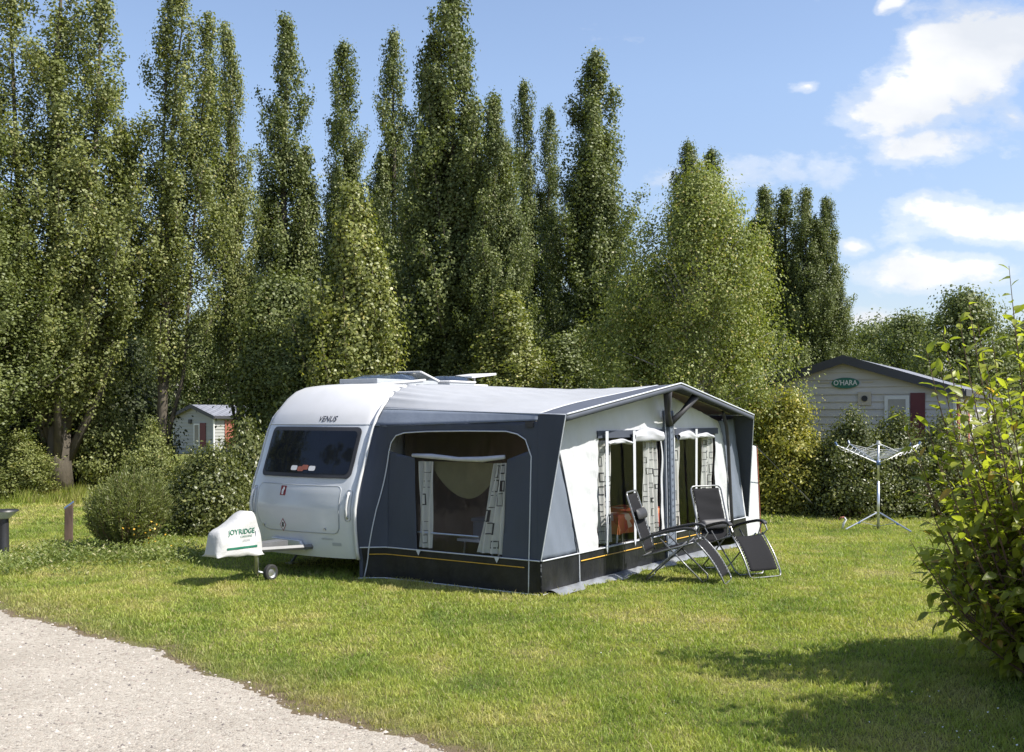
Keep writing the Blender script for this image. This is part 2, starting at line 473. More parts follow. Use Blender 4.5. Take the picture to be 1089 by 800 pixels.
for (px, py, hw, hh, ang, wt) in cl:
    mp = nt.nodes.new('ShaderNodeMapping'); mp.vector_type = 'TEXTURE'
    mp.inputs['Location'].default_value = ((px - CX) / F + 0.037, (HY - py) / F + 0.025, 0)
    mp.inputs['Rotation'].default_value = (0, 0, math.radians(ang))
    mp.inputs['Scale'].default_value = (hw / F, hh / F, 1)
    nt.links.new(wv.outputs[0], mp.inputs[0])
    gr = nt.nodes.new('ShaderNodeTexGradient'); gr.gradient_type = 'SPHERICAL'; nt.links.new(mp.outputs[0], gr.inputs[0])
    o_ = mathn(nt, 'MULTIPLY', gr.outputs['Fac'], wt)
    mask = o_ if mask is None else mathn(nt, 'MAXIMUM', mask, o_)
mp2 = nt.nodes.new('ShaderNodeMapping'); mp2.inputs['Scale'].default_value = (1, 1.7, 1); nt.links.new(cv.outputs[0], mp2.inputs[0])
n1 = noise(nt, mp2.outputs[0], 9.0, 12, 0.62)
dens = mathn(nt, 'ADD', mathn(nt, 'MULTIPLY', mask, 2.1), mathn(nt, 'MULTIPLY', mathn(nt, 'SUBTRACT', n1, 0.62), 4.2))
alpha = ramp(nt, dens, [(0.0, 0.0), (0.5, 0.34), (1.0, 0.97)], 'EASE')
front = mathn(nt, 'GREATER_THAN', sp.outputs[1], 0.09)
alpha = mathn(nt, 'MULTIPLY', alpha, front)
n2 = noise(nt, mp2.outputs[0], 5.0, 6, 0.5)
ccol = ramp(nt, n2, [(0.35, (6.6, 6.8, 7.3)), (0.62, (8.6, 8.5, 8.4))])
# a ramp clamps at 1: scale afterwards
for nd in nt.nodes:
    if nd.type == 'VALTORGB' and nd.outputs[0] is ccol: pass
ccol = mixc(nt, 1.0, ramp(nt, n2, [(0.38, (0.72, 0.75, 0.80)), (0.58, (1.0, 0.99, 0.98))]), (6.3, 6.3, 6.3), 'MULTIPLY')
# tint the sky, then darken it towards the horizon
skyc = mixc(nt, 1.0, sky.outputs[0], (1.26, 1.17, 1.15), 'MULTIPLY')
skyc = mixc(nt, 1.0, skyc, ramp(nt, sp.outputs[2], [(0.0, (0.66, 0.66, 0.72)), (0.30, (1, 1, 1))]), 'MULTIPLY')
fin = mixc(nt, mathn(nt, 'MULTIPLY', alpha, 0.97), skyc, ccol)
nt.links.new(fin, bg.inputs[0]); bg.inputs[1].default_value = 0.112
nt.links.new(bg.outputs[0], wo.inputs[0])

cam = bpy.data.cameras.new('camera'); co = bpy.data.objects.new('camera', cam); COL.objects.link(co)
co.location = (0, 0, CH); co.rotation_euler = (math.pi / 2, 0, 0)
cam.sensor_width = 36; cam.lens = 36 * F / 1089; cam.shift_y = 43 / 1089
cam.clip_start = 0.05; cam.clip_end = 3000
SC.camera = co
SC.view_settings.view_transform = 'Standard'; SC.view_settings.look = 'None'
SC.view_settings.exposure = 0.72; SC.view_settings.gamma = 1; SC.view_settings.use_curve_mapping = False
SC.render.engine = 'CYCLES'
SC.cycles.use_denoising = True
try: SC.cycles.denoiser = 'OPENIMAGEDENOISE'
except Exception: pass
SC.cycles.max_bounces = 7; SC.cycles.diffuse_bounces = 3; SC.cycles.glossy_bounces = 3; SC.cycles.transmission_bounces = 4
SC.cycles.transparent_max_bounces = 12; SC.cycles.caustics_reflective = False; SC.cycles.caustics_refractive = False

# ------------------------------------------------------------------ ground, path, grass
PA = np.array([-5.36, 10.84]); PB = np.array([-0.49, 6.23])
PD = (PB - PA) / np.linalg.norm(PB - PA); PN = np.array([-PD[1], PD[0]])  # PN points to the lawn side?
if PN @ (np.array([0, 12]) - PA) < 0: PN = -PN
def edge_wave(s):
    return 0.10 * np.sin(s * 1.3 + 0.7) + 0.05 * np.sin(s * 3.7) + 0.025 * np.sin(s * 9.1 + 2) + 0.016 * np.sin(s * 23.0) + 0.014 * np.sin(s * 41.0 + 3 * np.sin(s * 5)) + 0.010 * np.sin(s * 83.0 + 2 * np.sin(s * 11))
def path_dist(x, y):
    s = (x - PA[0]) * PD[0] + (y - PA[1]) * PD[1]
    return (x - PA[0]) * PN[0] + (y - PA[1]) * PN[1] + edge_wave(s) * 0.8 + 0.010 * (s - 3.3) ** 2 * 0.0

def lawn_nodes(nt, pos):
    """returns a colour from world position: fresh, dull and straw patches and worn soil at the path edge"""
    f = noise(nt, pos, 0.55, 5, 0.6)
    f2 = noise(nt, pos, 2.3, 4, 0.6)
    mix = mathn(nt, 'ADD', mathn(nt, 'MULTIPLY', f, 0.65), mathn(nt, 'MULTIPLY', f2, 0.35))
    return ramp(nt, mix, [(0.34, (0.125, 0.175, 0.042)), (0.44, (0.20, 0.25, 0.054)), (0.52, (0.285, 0.31, 0.078)), (0.58, (0.36, 0.34, 0.125)), (0.66, (0.44, 0.38, 0.19))])

def edge_fac(nt, pos, a, b):
    sp = N(nt, 'ShaderNodeSeparateXYZ'); nt.links.new(pos, sp.inputs[0])
    dx = mathn(nt, 'MULTIPLY', mathn(nt, 'SUBTRACT', sp.outputs[0], float(PA[0])), float(PN[0]))
    dy = mathn(nt, 'MULTIPLY', mathn(nt, 'SUBTRACT', sp.outputs[1], float(PA[1])), float(PN[1]))
    d = mathn(nt, 'ADD', mathn(nt, 'ADD', dx, dy), mathn(nt, 'MULTIPLY', mathn(nt, 'SUBTRACT', noise(nt, pos, 1.6, 5, 0.6), 0.5), 1.1))
    return ramp(nt, d, [(a, 1.0), (b, 0.0)])

m, nt, out = new_mat('lawn_soil')
geo = N(nt, 'ShaderNodeNewGeometry'); pos = geo.outputs['Position']
c = lawn_nodes(nt, pos)
fine = noise(nt, pos, 38, 5, 0.7)
c = mixc(nt, ramp(nt, fine, [(0.42, 0.75), (0.62, 0.0)]), c, (0.050, 0.052, 0.020))
c = mixc(nt, edge_fac(nt, pos, 0.02, 0.30), c, (0.20, 0.155, 0.10))
b = N(nt, 'ShaderNodeBsdfPrincipled'); nt.links.new(c, b.inputs['Base Color']); b.inputs['Roughness'].default_value = 0.95
b.inputs['Specular IOR Level'].default_value = 0.1
bn = N(nt, 'ShaderNodeBump'); bn.inputs['Strength'].default_value = 0.9; bn.inputs['Distance'].default_value = 0.05
nt.links.new(fine, bn.inputs['Height']); nt.links.new(bn.outputs[0], b.inputs['Normal'])
nt.links.new(b.outputs[0], out.inputs[0]); MT['lawn'] = m

m, nt, out = new_mat('grass_blades')
geo = N(nt, 'ShaderNodeNewGeometry'); pos = geo.outputs['Position']
c = lawn_nodes(nt, pos)
r = geo.outputs['Random Per Island']
c = mixc(nt, 1.0, c, ramp(nt, r, [(0.0, (0.62, 0.66, 0.55)), (0.75, (1.0, 1.0, 1.0))]), 'MULTIPLY')
c = mixc(nt, 1.0, c, (1.45, 1.45, 1.35), 'MULTIPLY')
straw = mathn(nt, 'GREATER_THAN', mathn(nt, 'FRACT', mathn(nt, 'MULTIPLY', r, 71.3)), 0.86)
c = mixc(nt, straw, c, (0.34, 0.29, 0.14))
c = mixc(nt, mathn(nt, 'MULTIPLY', edge_fac(nt, pos, -0.1, 0.65), 0.55), c, (0.33, 0.27, 0.15))
b = N(nt, 'ShaderNodeBsdfPrincipled'); nt.links.new(c, b.inputs['Base Color']); b.inputs['Roughness'].default_value = 0.5
b.inputs['Specular IOR Level'].default_value = 0.3
t = N(nt, 'ShaderNodeBsdfTranslucent'); nt.links.new(mixc(nt, 1.0, c, (1.2, 1.3, 0.6), 'MULTIPLY'), t.inputs[0])
mx = N(nt, 'ShaderNodeMixShader'); mx.inputs[0].default_value = 0.4
nt.links.new(b.outputs[0], mx.inputs[1]); nt.links.new(t.outputs[0], mx.inputs[2]); nt.links.new(mx.outputs[0], out.inputs[0])
MT['grass'] = m

m, nt, out = new_mat('gravel_surface')
geo = N(nt, 'ShaderNodeNewGeometry'); pos = geo.outputs['Position']
vor = N(nt, 'ShaderNodeTexVoronoi'); vor.inputs['Scale'].default_value = 55; nt.links.new(pos, vor.inputs['Vector'])
vor2 = N(nt, 'ShaderNodeTexVoronoi'); vor2.inputs['Scale'].default_value = 130; nt.links.new(pos, vor2.inputs['Vector'])
sepc = N(nt, 'ShaderNodeSeparateColor'); nt.links.new(vor.outputs['Color'], sepc.inputs[0])
big = noise(nt, pos, 0.9, 6, 0.6)
c = ramp(nt, big, [(0.3, (0.35, 0.318, 0.27)), (0.7, (0.45, 0.412, 0.355))])
c = mixc(nt, 1.0, c, ramp(nt, sepc.outputs[0], [(0.0, (0.42, 0.41, 0.41)), (0.10, (0.80, 0.79, 0.78)), (0.9, (1.0, 1.0, 1.0)), (1.0, (1.25, 1.25, 1.25))]), 'MULTIPLY')
mid = noise(nt, pos, 14, 5, 0.7)
c = mixc(nt, ramp(nt, mid, [(0.35, 0.35), (0.6, 0.0)]), c, (0.27, 0.22, 0.175))
b = N(nt, 'ShaderNodeBsdfPrincipled'); nt.links.new(c, b.inputs['Base Color']); b.inputs['Roughness'].default_value = 0.9
b.inputs['Specular IOR Level'].default_value = 0.2
h = mathn(nt, 'ADD', mathn(nt, 'MULTIPLY', vor.outputs['Distance'], -1.0), mathn(nt, 'MULTIPLY', vor2.outputs['Distance'], -0.5))
bn = N(nt, 'ShaderNodeBump'); bn.inputs['Strength'].default_value = 0.55; bn.inputs['Distance'].default_value = 0.012
nt.links.new(h, bn.inputs['Height']); nt.links.new(bn.outputs[0], b.inputs['Normal'])
nt.links.new(b.outputs[0], out.inputs[0]); MT['gravel'] = m
MT['stone'] = surf('pebble_stone', (0.34, 0.30, 0.26), 0.85, 0.5, 4)
m, nt, out = new_mat('pebble_stones')
geo = N(nt, 'ShaderNodeNewGeometry')
c = ramp(nt, geo.outputs['Random Per Island'], [(0.0, (0.10, 0.09, 0.085)), (0.35, (0.26, 0.22, 0.19)), (0.7, (0.42, 0.37, 0.32)), (1.0, (0.50, 0.46, 0.42))])
b = N(nt, 'ShaderNodeBsdfPrincipled'); nt.links.new(c, b.inputs['Base Color']); b.inputs['Roughness'].default_value = 0.85
nt.links.new(b.outputs[0], out.inputs[0]); MT['stone'] = m

g = MB(); g.add([(-900, -900, 0), (900, -900, 0), (900, 1500, 0), (-900, 1500, 0)], [(0, 1, 2, 3)])
tag(g.build('ground', 'lawn'), kind='structure')
# path ribbon, its lawn edge wavy
pm = MB(); vs = []; ss = np.linspace(-30, 22, 3400)
for s in ss:
    e = PA + PD * s - PN * float(edge_wave(s)) * 0.8
    q = e - PN * 5.0
    vs += [(e[0], e[1], 0.004), (q[0], q[1], 0.004)]
pm.add(vs, [(2 * i, 2 * i + 1, 2 * i + 3, 2 * i + 2) for i in range(len(ss) - 1)])
tag(pm.build('gravel_path', 'gravel'), kind='structure')

def in_awning(x, y, pad=0.0):
    a = math.radians(55.93); dx = x + 1.77; dy = y - 12.92
    lx = dx * math.cos(a) + dy * math.sin(a); ly = -dx * math.sin(a) + dy * math.cos(a)
    return (lx > -0.02 - pad) & (lx < 6.25 + pad) & (ly > -2.52 - pad) & (ly < 0.05)

def grass_blades():
    rng = np.random.default_rng(3)
    Vs = []; Ls = []; Ps = []; off = 0
    zones = [(5.2, 8.5, 6800, 0.0028, 0.036), (8.5, 12.5, 4200, 0.0040, 0.038), (12.5, 19, 2000, 0.0062, 0.042), (19, 34, 420, 0.012, 0.05)]
    for (d0, d1, den, w, hgt) in zones:
        xm = 0.56 * d1 + 0.6
        n = int((2 * xm) * (d1 - d0) * den)
        x = rng.uniform(-xm, xm, n); y = rng.uniform(d0, d1, n)
        keep = np.abs(x) < 0.52 * y + 0.9
        pd = path_dist(x, y)
        fine = 0.5 + 0.5 * np.sin(x * 3.1 + np.sin(y * 2.3)) * np.sin(y * 2.7 + 1.3 * np.sin(x * 1.9))
        keep &= (pd > 0.02 + 0.1 * rng.random(n)) & (rng.random(n) < np.clip(0.35 + pd * 1.6 + 0.35 * np.sin(x * 17 + 3 * np.sin(y * 13)), 0.05, 1)) & ~in_awning(x, y)
        keep &= rng.random(n) < 0.62 + 0.38 * fine
        x = x[keep]; y = y[keep]; fine = fine[keep]; pd = pd[keep]; n = len(x)
        clump = np.sin(x * 11 + 2 * np.sin(y * 7)) * np.sin(y * 13 + 2 * np.sin(x * 5)) * 0.3 + 0.8
        h = hgt * rng.uniform(0.35, 1.35, n) * clump * (0.8 + 0.5 * fine)
        h *= np.where(rng.random(n) < 0.02, 1.7, 1.0)
        a = rng.uniform(0, 2 * np.pi, n); ww = w * rng.uniform(0.6, 1.3, n)
        bx = np.cos(a) * ww; by = np.sin(a) * ww
        la = rng.uniform(0, 2 * np.pi, n); lean = h * rng.uniform(0.25, 1.35, n)
        lx = np.cos(la) * lean; ly = np.sin(la) * lean
        z0 = np.zeros(n)
        p0 = np.stack([x - bx, y - by, z0], 1); p1 = np.stack([x + bx, y + by, z0], 1)
        m0 = np.stack([x + lx * .35 - bx * .8, y + ly * .35 - by * .8, h * .62], 1)
        m1 = np.stack([x + lx * .35 + bx * .8, y + ly * .35 + by * .8, h * .62], 1)
        tp = np.stack([x + lx, y + ly, h], 1)
        if d0 < 12:
            V = np.stack([p0, p1, m1, m0, tp], 1).reshape(-1, 3)
            base = (np.arange(n) * 5 + off)[:, None]
            Ls.append((base + np.array([0, 1, 2, 3, 3, 2, 4])).ravel()); Ps.append(np.tile([4, 3], n)); off += 5 * n
        else:
            V = np.stack([p0, p1, tp], 1).reshape(-1, 3)
            base = (np.arange(n) * 3 + off)[:, None]
            Ls.append((base + np.array([0, 1, 2])).ravel()); Ps.append(np.tile([3], n)); off += 3 * n
        Vs.append(V)
    o = np_mesh('grass', np.concatenate(Vs), np.concatenate(Ps), np.concatenate(Ls), 'grass')
    tag(o, 'short sunlit mown lawn with yellowing patches around the awning', 'grass', kind='stuff')
    print('blades verts', off)
grass_blades()

def pebbles():
    rng = np.random.default_rng(9)
    n = 22000
    s = rng.uniform(-4, 9, n); q = -(rng.random(n) ** 1.15) * 4.6 + 0.09 * rng.random(n)
    cx = PA[0] + PD[0] * s + PN[0] * (q - edge_wave(s) * 0.8); cy = PA[1] + PD[1] * s + PN[1] * (q - edge_wave(s) * 0.8)
    r = 0.003 + 0.014 * rng.random(n) ** 4.5
    oct_ = np.array([(1, 0, 0), (0, 1, 0), (-1, 0, 0), (0, -1, 0), (0, 0, 1)], float)
    V = oct_[None] * (rng.uniform(0.6, 1.4, (n, 5, 1)) * r[:, None, None])
    V[:, 4, 2] *= 0.8
    a = rng.uniform(0, 6.28, n); ca = np.cos(a)[:, None]; sa = np.sin(a)[:, None]
    X = V[:, :, 0] * ca - V[:, :, 1] * sa; Y = V[:, :, 0] * sa + V[:, :, 1] * ca
    V = np.stack([X + cx[:, None], Y + cy[:, None], V[:, :, 2] + 0.004], 2).reshape(-1, 3)
    fl = np.array([0, 1, 4, 1, 2, 4, 2, 3, 4, 3, 0, 4]); base = (np.arange(n) * 5)[:, None]
    o = np_mesh('loose_gravel', V, np.full(4 * n, 3), (base + fl).ravel(), 'stone')
    tag(o, 'loose grey and beige pebbles scattered over the gravel path', 'gravel', kind='stuff')
pebbles()

def small_flowers():
    rng = np.random.default_rng(12); P = []
    for (px, py, sx, sy, n) in ((1020, 775, 50, 18, 26), (1000, 690, 50, 14, 12), (850, 745, 90, 18, 10), (40, 615, 60, 10, 24), (560, 700, 200, 50, 6), (950, 600, 60, 30, 6)):
        for k in range(n):
            a = px + rng.normal() * sx; b_ = py + rng.normal() * sy
            if b_ < 560 or b_ > 830: continue
            x, y = G(a, b_)
            P.append((x, y, 0.05 + 0.02 * rng.random()))
    P = np.array(P)
    leaves_o = leaves('clover_flowers', P, rng.uniform(0.008, 0.016, len(P)), 'stickerw', None, rng, 1.0, np.tile([0, 0, 1.0], (len(P), 1)), 2)
    tag(leaves_o, 'tiny white clover flowers dotted through the lawn', 'flowers', kind='stuff')
small_flowers()

# ------------------------------------------------------------------ vegetation
LM = {}
LM['poplar'] = leafmat('poplar_leaf', (0.070, 0.095, 0.028), (0.29, 0.31, 0.10), (0.36, 0.33, 0.13), 0.03, transl=0.28, rough=0.5, spec=0.35)
LM['poplar_dark'] = leafmat('dark_poplar_leaf', (0.048, 0.070, 0.021), (0.21, 0.24, 0.075), (0.27, 0.26, 0.11), 0.02, transl=0.25, rough=0.5, spec=0.35)
LM['young'] = leafmat('young_poplar_leaf', (0.105, 0.13, 0.030), (0.29, 0.305, 0.09), (0.40, 0.36, 0.12), 0.05, transl=0.3, spec=0.5)
LM['birch'] = leafmat('birch_leaf', (0.095, 0.125, 0.027), (0.30, 0.33, 0.088), (0.42, 0.35, 0.13), 0.06, transl=0.30, spec=0.4, rough=0.5)
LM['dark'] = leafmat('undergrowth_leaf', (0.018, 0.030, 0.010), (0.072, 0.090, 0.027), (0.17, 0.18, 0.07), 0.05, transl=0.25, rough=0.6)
LM['laurel'] = leafmat('laurel_leaf', (0.048, 0.066, 0.018), (0.165, 0.18, 0.052), (0.27, 0.27, 0.09), 0.06, transl=0.27, rough=0.42, spec=0.5)
LM['willow'] = leafmat('willow_leaf', (0.10, 0.125, 0.04), (0.24, 0.26, 0.09), None, 0, transl=0.35)
LM['yellow'] = leafmat('golden_shrub_leaf', (0.14, 0.15, 0.025), (0.40, 0.38, 0.08), (0.52, 0.44, 0.10), 0.12, transl=0.35)
LM['nearbush'] = leafmat('near_shrub_leaf', (0.12, 0.16, 0.026), (0.44, 0.46, 0.075), (0.45, 0.30, 0.08), 0.02, transl=0.52, rough=0.4, spec=0.4, patch=1.2)
LM['weed'] = leafmat('weed_leaf', (0.10, 0.145, 0.035), (0.25, 0.28, 0.08), (0.40, 0.38, 0.2), 0.08, transl=0.3)

def trunk_mb(H, r0, rng, lean=(0, 0), limbs=(), wob=0.08):
    m = MB(); pts = []; rs = []
    n = 14
    for i in range(n + 1):
        t = i / n
        pts.append((lean[0] * t + wob * math.sin(t * 7 + rng.random()) * t, lean[1] * t + wob * math.cos(t * 5 + rng.random()) * t, H * t))
        rs.append(max(0.012, r0 * (1 - t) ** 0.8 * (1.25 if i == 0 else 1)))
    m.tube(pts, rs, 8)
    for (a, b, c, r) in limbs:
        m.tube([a, b, c], [r, r * 0.6, r * 0.2], 5)
    return m

def poplar(name, H, R, spires, n_br, leaf, L, mat, z0=0.6, seed=1, openness=0.0, per=62, trunk_r=0.22, base_w=0.75):
    """spires: list of (dx, dy, top fraction, radius fraction, start fraction) leaders; each leader carries
    steep plumes of leaf clusters, so the crown reads as upswept tufts with dark gaps between them."""
    rng = np.random.default_rng(seed)
    root = empty(name)
    limbs = []; cen = []; sig = []; outs = []
    for si, (dx, dy, tf, rf, sf) in enumerate(spires):
        top = H * tf; zs = max(z0, H * sf)
        nb = int(n_br * (top - zs) / H * (0.40 + 0.60 * rf))
        ph = rng.uniform(0, 6.28, 4)
        for k in range(nb):
            t = ((k + rng.random()) / nb) ** 0.95
            z = zs + (top - zs) * t
            env = (base_w + (1 - base_w) * t / 0.25) if t < 0.25 else (1 - ((t - 0.25) / 0.75) ** 1.6) * 0.96 + 0.04
            az = rng.uniform(0, 2 * np.pi)
            lump = 1 + 0.24 * math.sin(2 * az + 9 * t + ph[0]) + 0.20 * math.sin(3 * az - 17 * t + ph[1]) + 0.14 * math.sin(az + 31 * t + ph[2])
            r = R * rf * env * lump * rng.uniform(0.40, 1.12)
            if math.sin(az * 2 + t * 23 + ph[3]) > 1.0 - openness * 1.6: continue
            prog = min(1, max(0, (z - zs) / (0.25 * H + 1e-6)))
            ax = dx * prog; ay = dy * prog
            ln = rng.uniform(0.9, 2.3) * (0.35 + 0.65 * (1 - t)) + 0.25
            ln = min(ln, (top - z) * 0.75 + 0.22)
            e = (ax + math.cos(az) * r, ay + math.sin(az) * r, min(top + 0.25 * rng.random(), z + ln))
            b = (ax, ay, z)
            mid = (ax + math.cos(az) * r * 0.75, ay + math.sin(az) * r * 0.75, z + (e[2] - z) * 0.38)
            if k % 2 == 0: limbs.append((b, mid, e, 0.026 * (1.2 - t)))
            fat = rng.uniform(0.11, 0.22) * (0.55 + 0.45 * env)
            ncl = max(3, int(ln * 5.5))
            for q in range(ncl):
                u = 0.38 + 0.64 * (q + rng.random() * 0.5) / ncl
                p = [b[i] * (1 - u) ** 2 + 2 * mid[i] * u * (1 - u) + e[i] * u * u for i in range(3)]
                p = np.array(p) + rng.normal(size=3) * 0.05
                cen.append(p); sig.append(fat * (1.15 - 0.65 * (u - 0.38) / 0.64) * rng.uniform(0.7, 1.2))
                outs.append((math.cos(az), math.sin(az), 0.35))
        if dx or dy:
            limbs.append(((0, 0, H * sf * 0.6), (dx * 0.7, dy * 0.7, H * sf + 0.15 * H), (dx, dy, top * 0.93), trunk_r * 0.5))
        for q in range(7):
            cen.append(np.array((dx, dy, top + 0.15 - 0.16 * q)) + rng.normal(size=3) * 0.04); sig.append(0.03 + 0.012 * q); outs.append((0, 0, 1))
    cen = np.array(cen); sig = np.array(sig); outs = np.array(outs)
    cnt = np.maximum(10, (per * (sig / 0.13) ** 1.5 * rng.uniform(0.5, 1.4, len(sig))).astype(int))
    idx = np.repeat(np.arange(len(cen)), cnt)
    dv_ = np.clip(rng.normal(size=(len(idx), 3)), -2.0, 2.0)
    P = cen[idx] + dv_ * sig[idx, None] * np.array([1, 1, 1.5])
    Ls = L * rng.uniform(0.6, 1.3, len(idx))
    leaves('crown', P, Ls, LM[mat], root, rng, 0.8, outs[idx] * 0.7 + dv_ * 0.55, 1.0)
    trunk_mb(H * 0.96, trunk_r, rng, limbs=limbs).build('trunk', 'bark', root, smooth='all', recalc=False)
    print(name, seed, len(P))
    return root

def place(o, x, y, z=0.0, rz=0.0, s=1.0, label=None, group=None, sz=None, cat='tree', tilt=(0, 0)):
    o.location = (x, y, z); o.rotation_euler = (tilt[0], tilt[1], rz); o.scale = (s, s, sz or s)
    if label: o['label'] = label
    if group: o['group'] = group
    o['category'] = cat
    return o

GP = 'tall poplars in the row behind the pitch'
pA = poplar('poplar_tree', 14.0, 1.95, [(0, 0, 1.0, 1.0, 0.05), (0.55, 0.1, 0.88, 0.5, 0.2), (-0.5, -0.2, 0.74, 0.55, 0.15)], 275, 4, 0.082, 'poplar_dark', seed=1, openness=0.10, per=54)
pB = poplar('poplar_tree', 14.0, 1.72, [(0, 0, 1.0, 0.95, 0.06), (0.65, 0.0, 0.72, 0.45, 0.25), (-0.6, 0.1, 0.60, 0.45, 0.2)], 225, 4, 0.082, 'poplar_dark', seed=2, openness=0.18, per=54)
pC = poplar('poplar_tree', 15.5, 2.9, [(0, 0, 1.0, 0.8, 0.08), (1.1, -0.4, 0.92, 0.55, 0.12), (-1.1, -0.2, 0.95, 0.6, 0.1), (0.2, -1.0, 0.75, 0.5, 0.05), (1.5, 0.3, 0.68, 0.45, 0.05), (-2.0, 0.2, 0.9, 0.5, 0.1)], 250, 4, 0.080, 'poplar', seed=3, trunk_r=0.32, openness=0.24, per=50, z0=1.7)
pD = poplar('poplar_tree', 15.0, 1.75, [(0, 0, 1.0, 0.62, 0.30), (0.75, 0.1, 0.92, 0.6, 0.08), (-0.35, 0.1, 0.97, 0.55, 0.2)], 165, 4, 0.078, 'poplar', seed=4, openness=0.34, trunk_r=0.17, per=50, z0=2.7)
pE = poplar('poplar_tree', 7.2, 1.05, [(0, 0, 1.0, 1.0, 0.03), (0.4, -0.2, 0.75, 0.6, 0.05)], 210, 4, 0.085, 'young', per=40, seed=5, trunk_r=0.11, base_w=0.95)

def pop(src, first, px, d, ytop, H0, sc, rz, label, group=GP, tilt=(0, 0)):
    o = src if first else copy_tree(src)
    h = ZD(ytop, d)
    return place(o, XD(px, d), d, 0, rz, sc, label, group, sz=h / H0, tilt=tilt)
pop(pC, True, 62, 26.5, -60, 15.5, 1.0, 0.2, 'broad leafy poplar filling the left edge above the bollard light')
pop(pD, True, 168, 27, -25, 15.0, 0.95, 0.0, 'open crowned poplar with a bare dark trunk rising behind the round willow bush', tilt=(0, 0.045))
pop(pD, False, 259, 29, 22, 15.0, 0.74, 2.6, 'sunny poplar standing right of the open crowned one over the grey cabin', tilt=(0, 0.055))
pop(pB, True, 303, 33, 24, 14.0, 0.98, 0.4, 'slim poplar with side spires, first tree right of the blue gap over the grey cabin')
pop(pB, False, 366, 35, 52, 14.0, 0.95, 2.2, 'slim dark poplar straight behind the light green young poplar')
pop(pB, False, 419, 33, 40, 14.0, 0.82, 4.0, 'thin poplar between the young poplar and the tallest central one')
pop(pA, True, 480, 28, -22, 14.0, 0.98, 2.6, 'tallest central poplar above the roof hatches of the caravan')
pop(pA, False, 526, 27, 108, 14.0, 0.66, 0.3, 'lower sunlit poplar leaning on the right flank of the tallest central one')
pop(pB, False, 557, 36, 93, 14.0, 0.72, 1.4, 'narrow shaded poplar with sky showing through its crown, left of a twin')
pop(pB, False, 584, 36, 120, 14.0, 0.66, 5.0, 'narrow shaded poplar pressed against the thick dark pointed one')
pop(pA, False, 631, 31, 64, 14.0, 1.0, 4.4, 'thick dark pointed poplar directly above the ridge of the awning roof')
pop(pA, False, 733, 40, 158, 14.0, 0.9, 0.9, 'distant poplar tip poking out over the broad birch, left of a pair')
pop(pB, False, 757, 41, 164, 14.0, 0.9, 1.9, 'distant poplar tip poking out over the broad birch, right of a pair')
pop(pA, False, 812, 41, 205, 14.0, 0.9, 3.1, 'distant poplar half hidden by the right shoulder of the birch')
pop(pB, False, 836, 41, 205, 14.0, 1.15, 3.7, 'distant poplar second from right in the far group over the beige cabin')
pop(pA, False, 857, 40, 206, 14.0, 0.75, 5.6, 'distant poplar with a dense crown beside the last one over the beige cabin')
pop(pA, False, 879, 40, 216, 14.0, 0.72, 2.0, 'last distant poplar on the right of the far group above the beige cabin roof')
pop(pA, False, -30, 24, 95, 14.0, 1.0, 2.0, 'poplar branches just entering the frame at the far left edge')
pop(pE, True, 377, 24.5, 208, 7.2, 1.0, 0.5, 'light green young poplar standing in front of the dark tall ones', group='young poplars')
pop(pE, False, 540, 25.5, 318, 7.2, 1.0, 3.5, 'small pale poplar just behind the awning roof, below the lower sunlit poplar', group='young poplars')
pop(pC, False, -820, 9, -200, 15.5, 1.0, 2.0, 'poplar outside the frame on the left, mirrored in the caravan window', group='poplars beyond the left edge')
pop(pC, False, -640, 14, -200, 15.5, 1.1, 4.0, 'second poplar outside the frame on the left, mirrored in the window', group='poplars beyond the left edge')

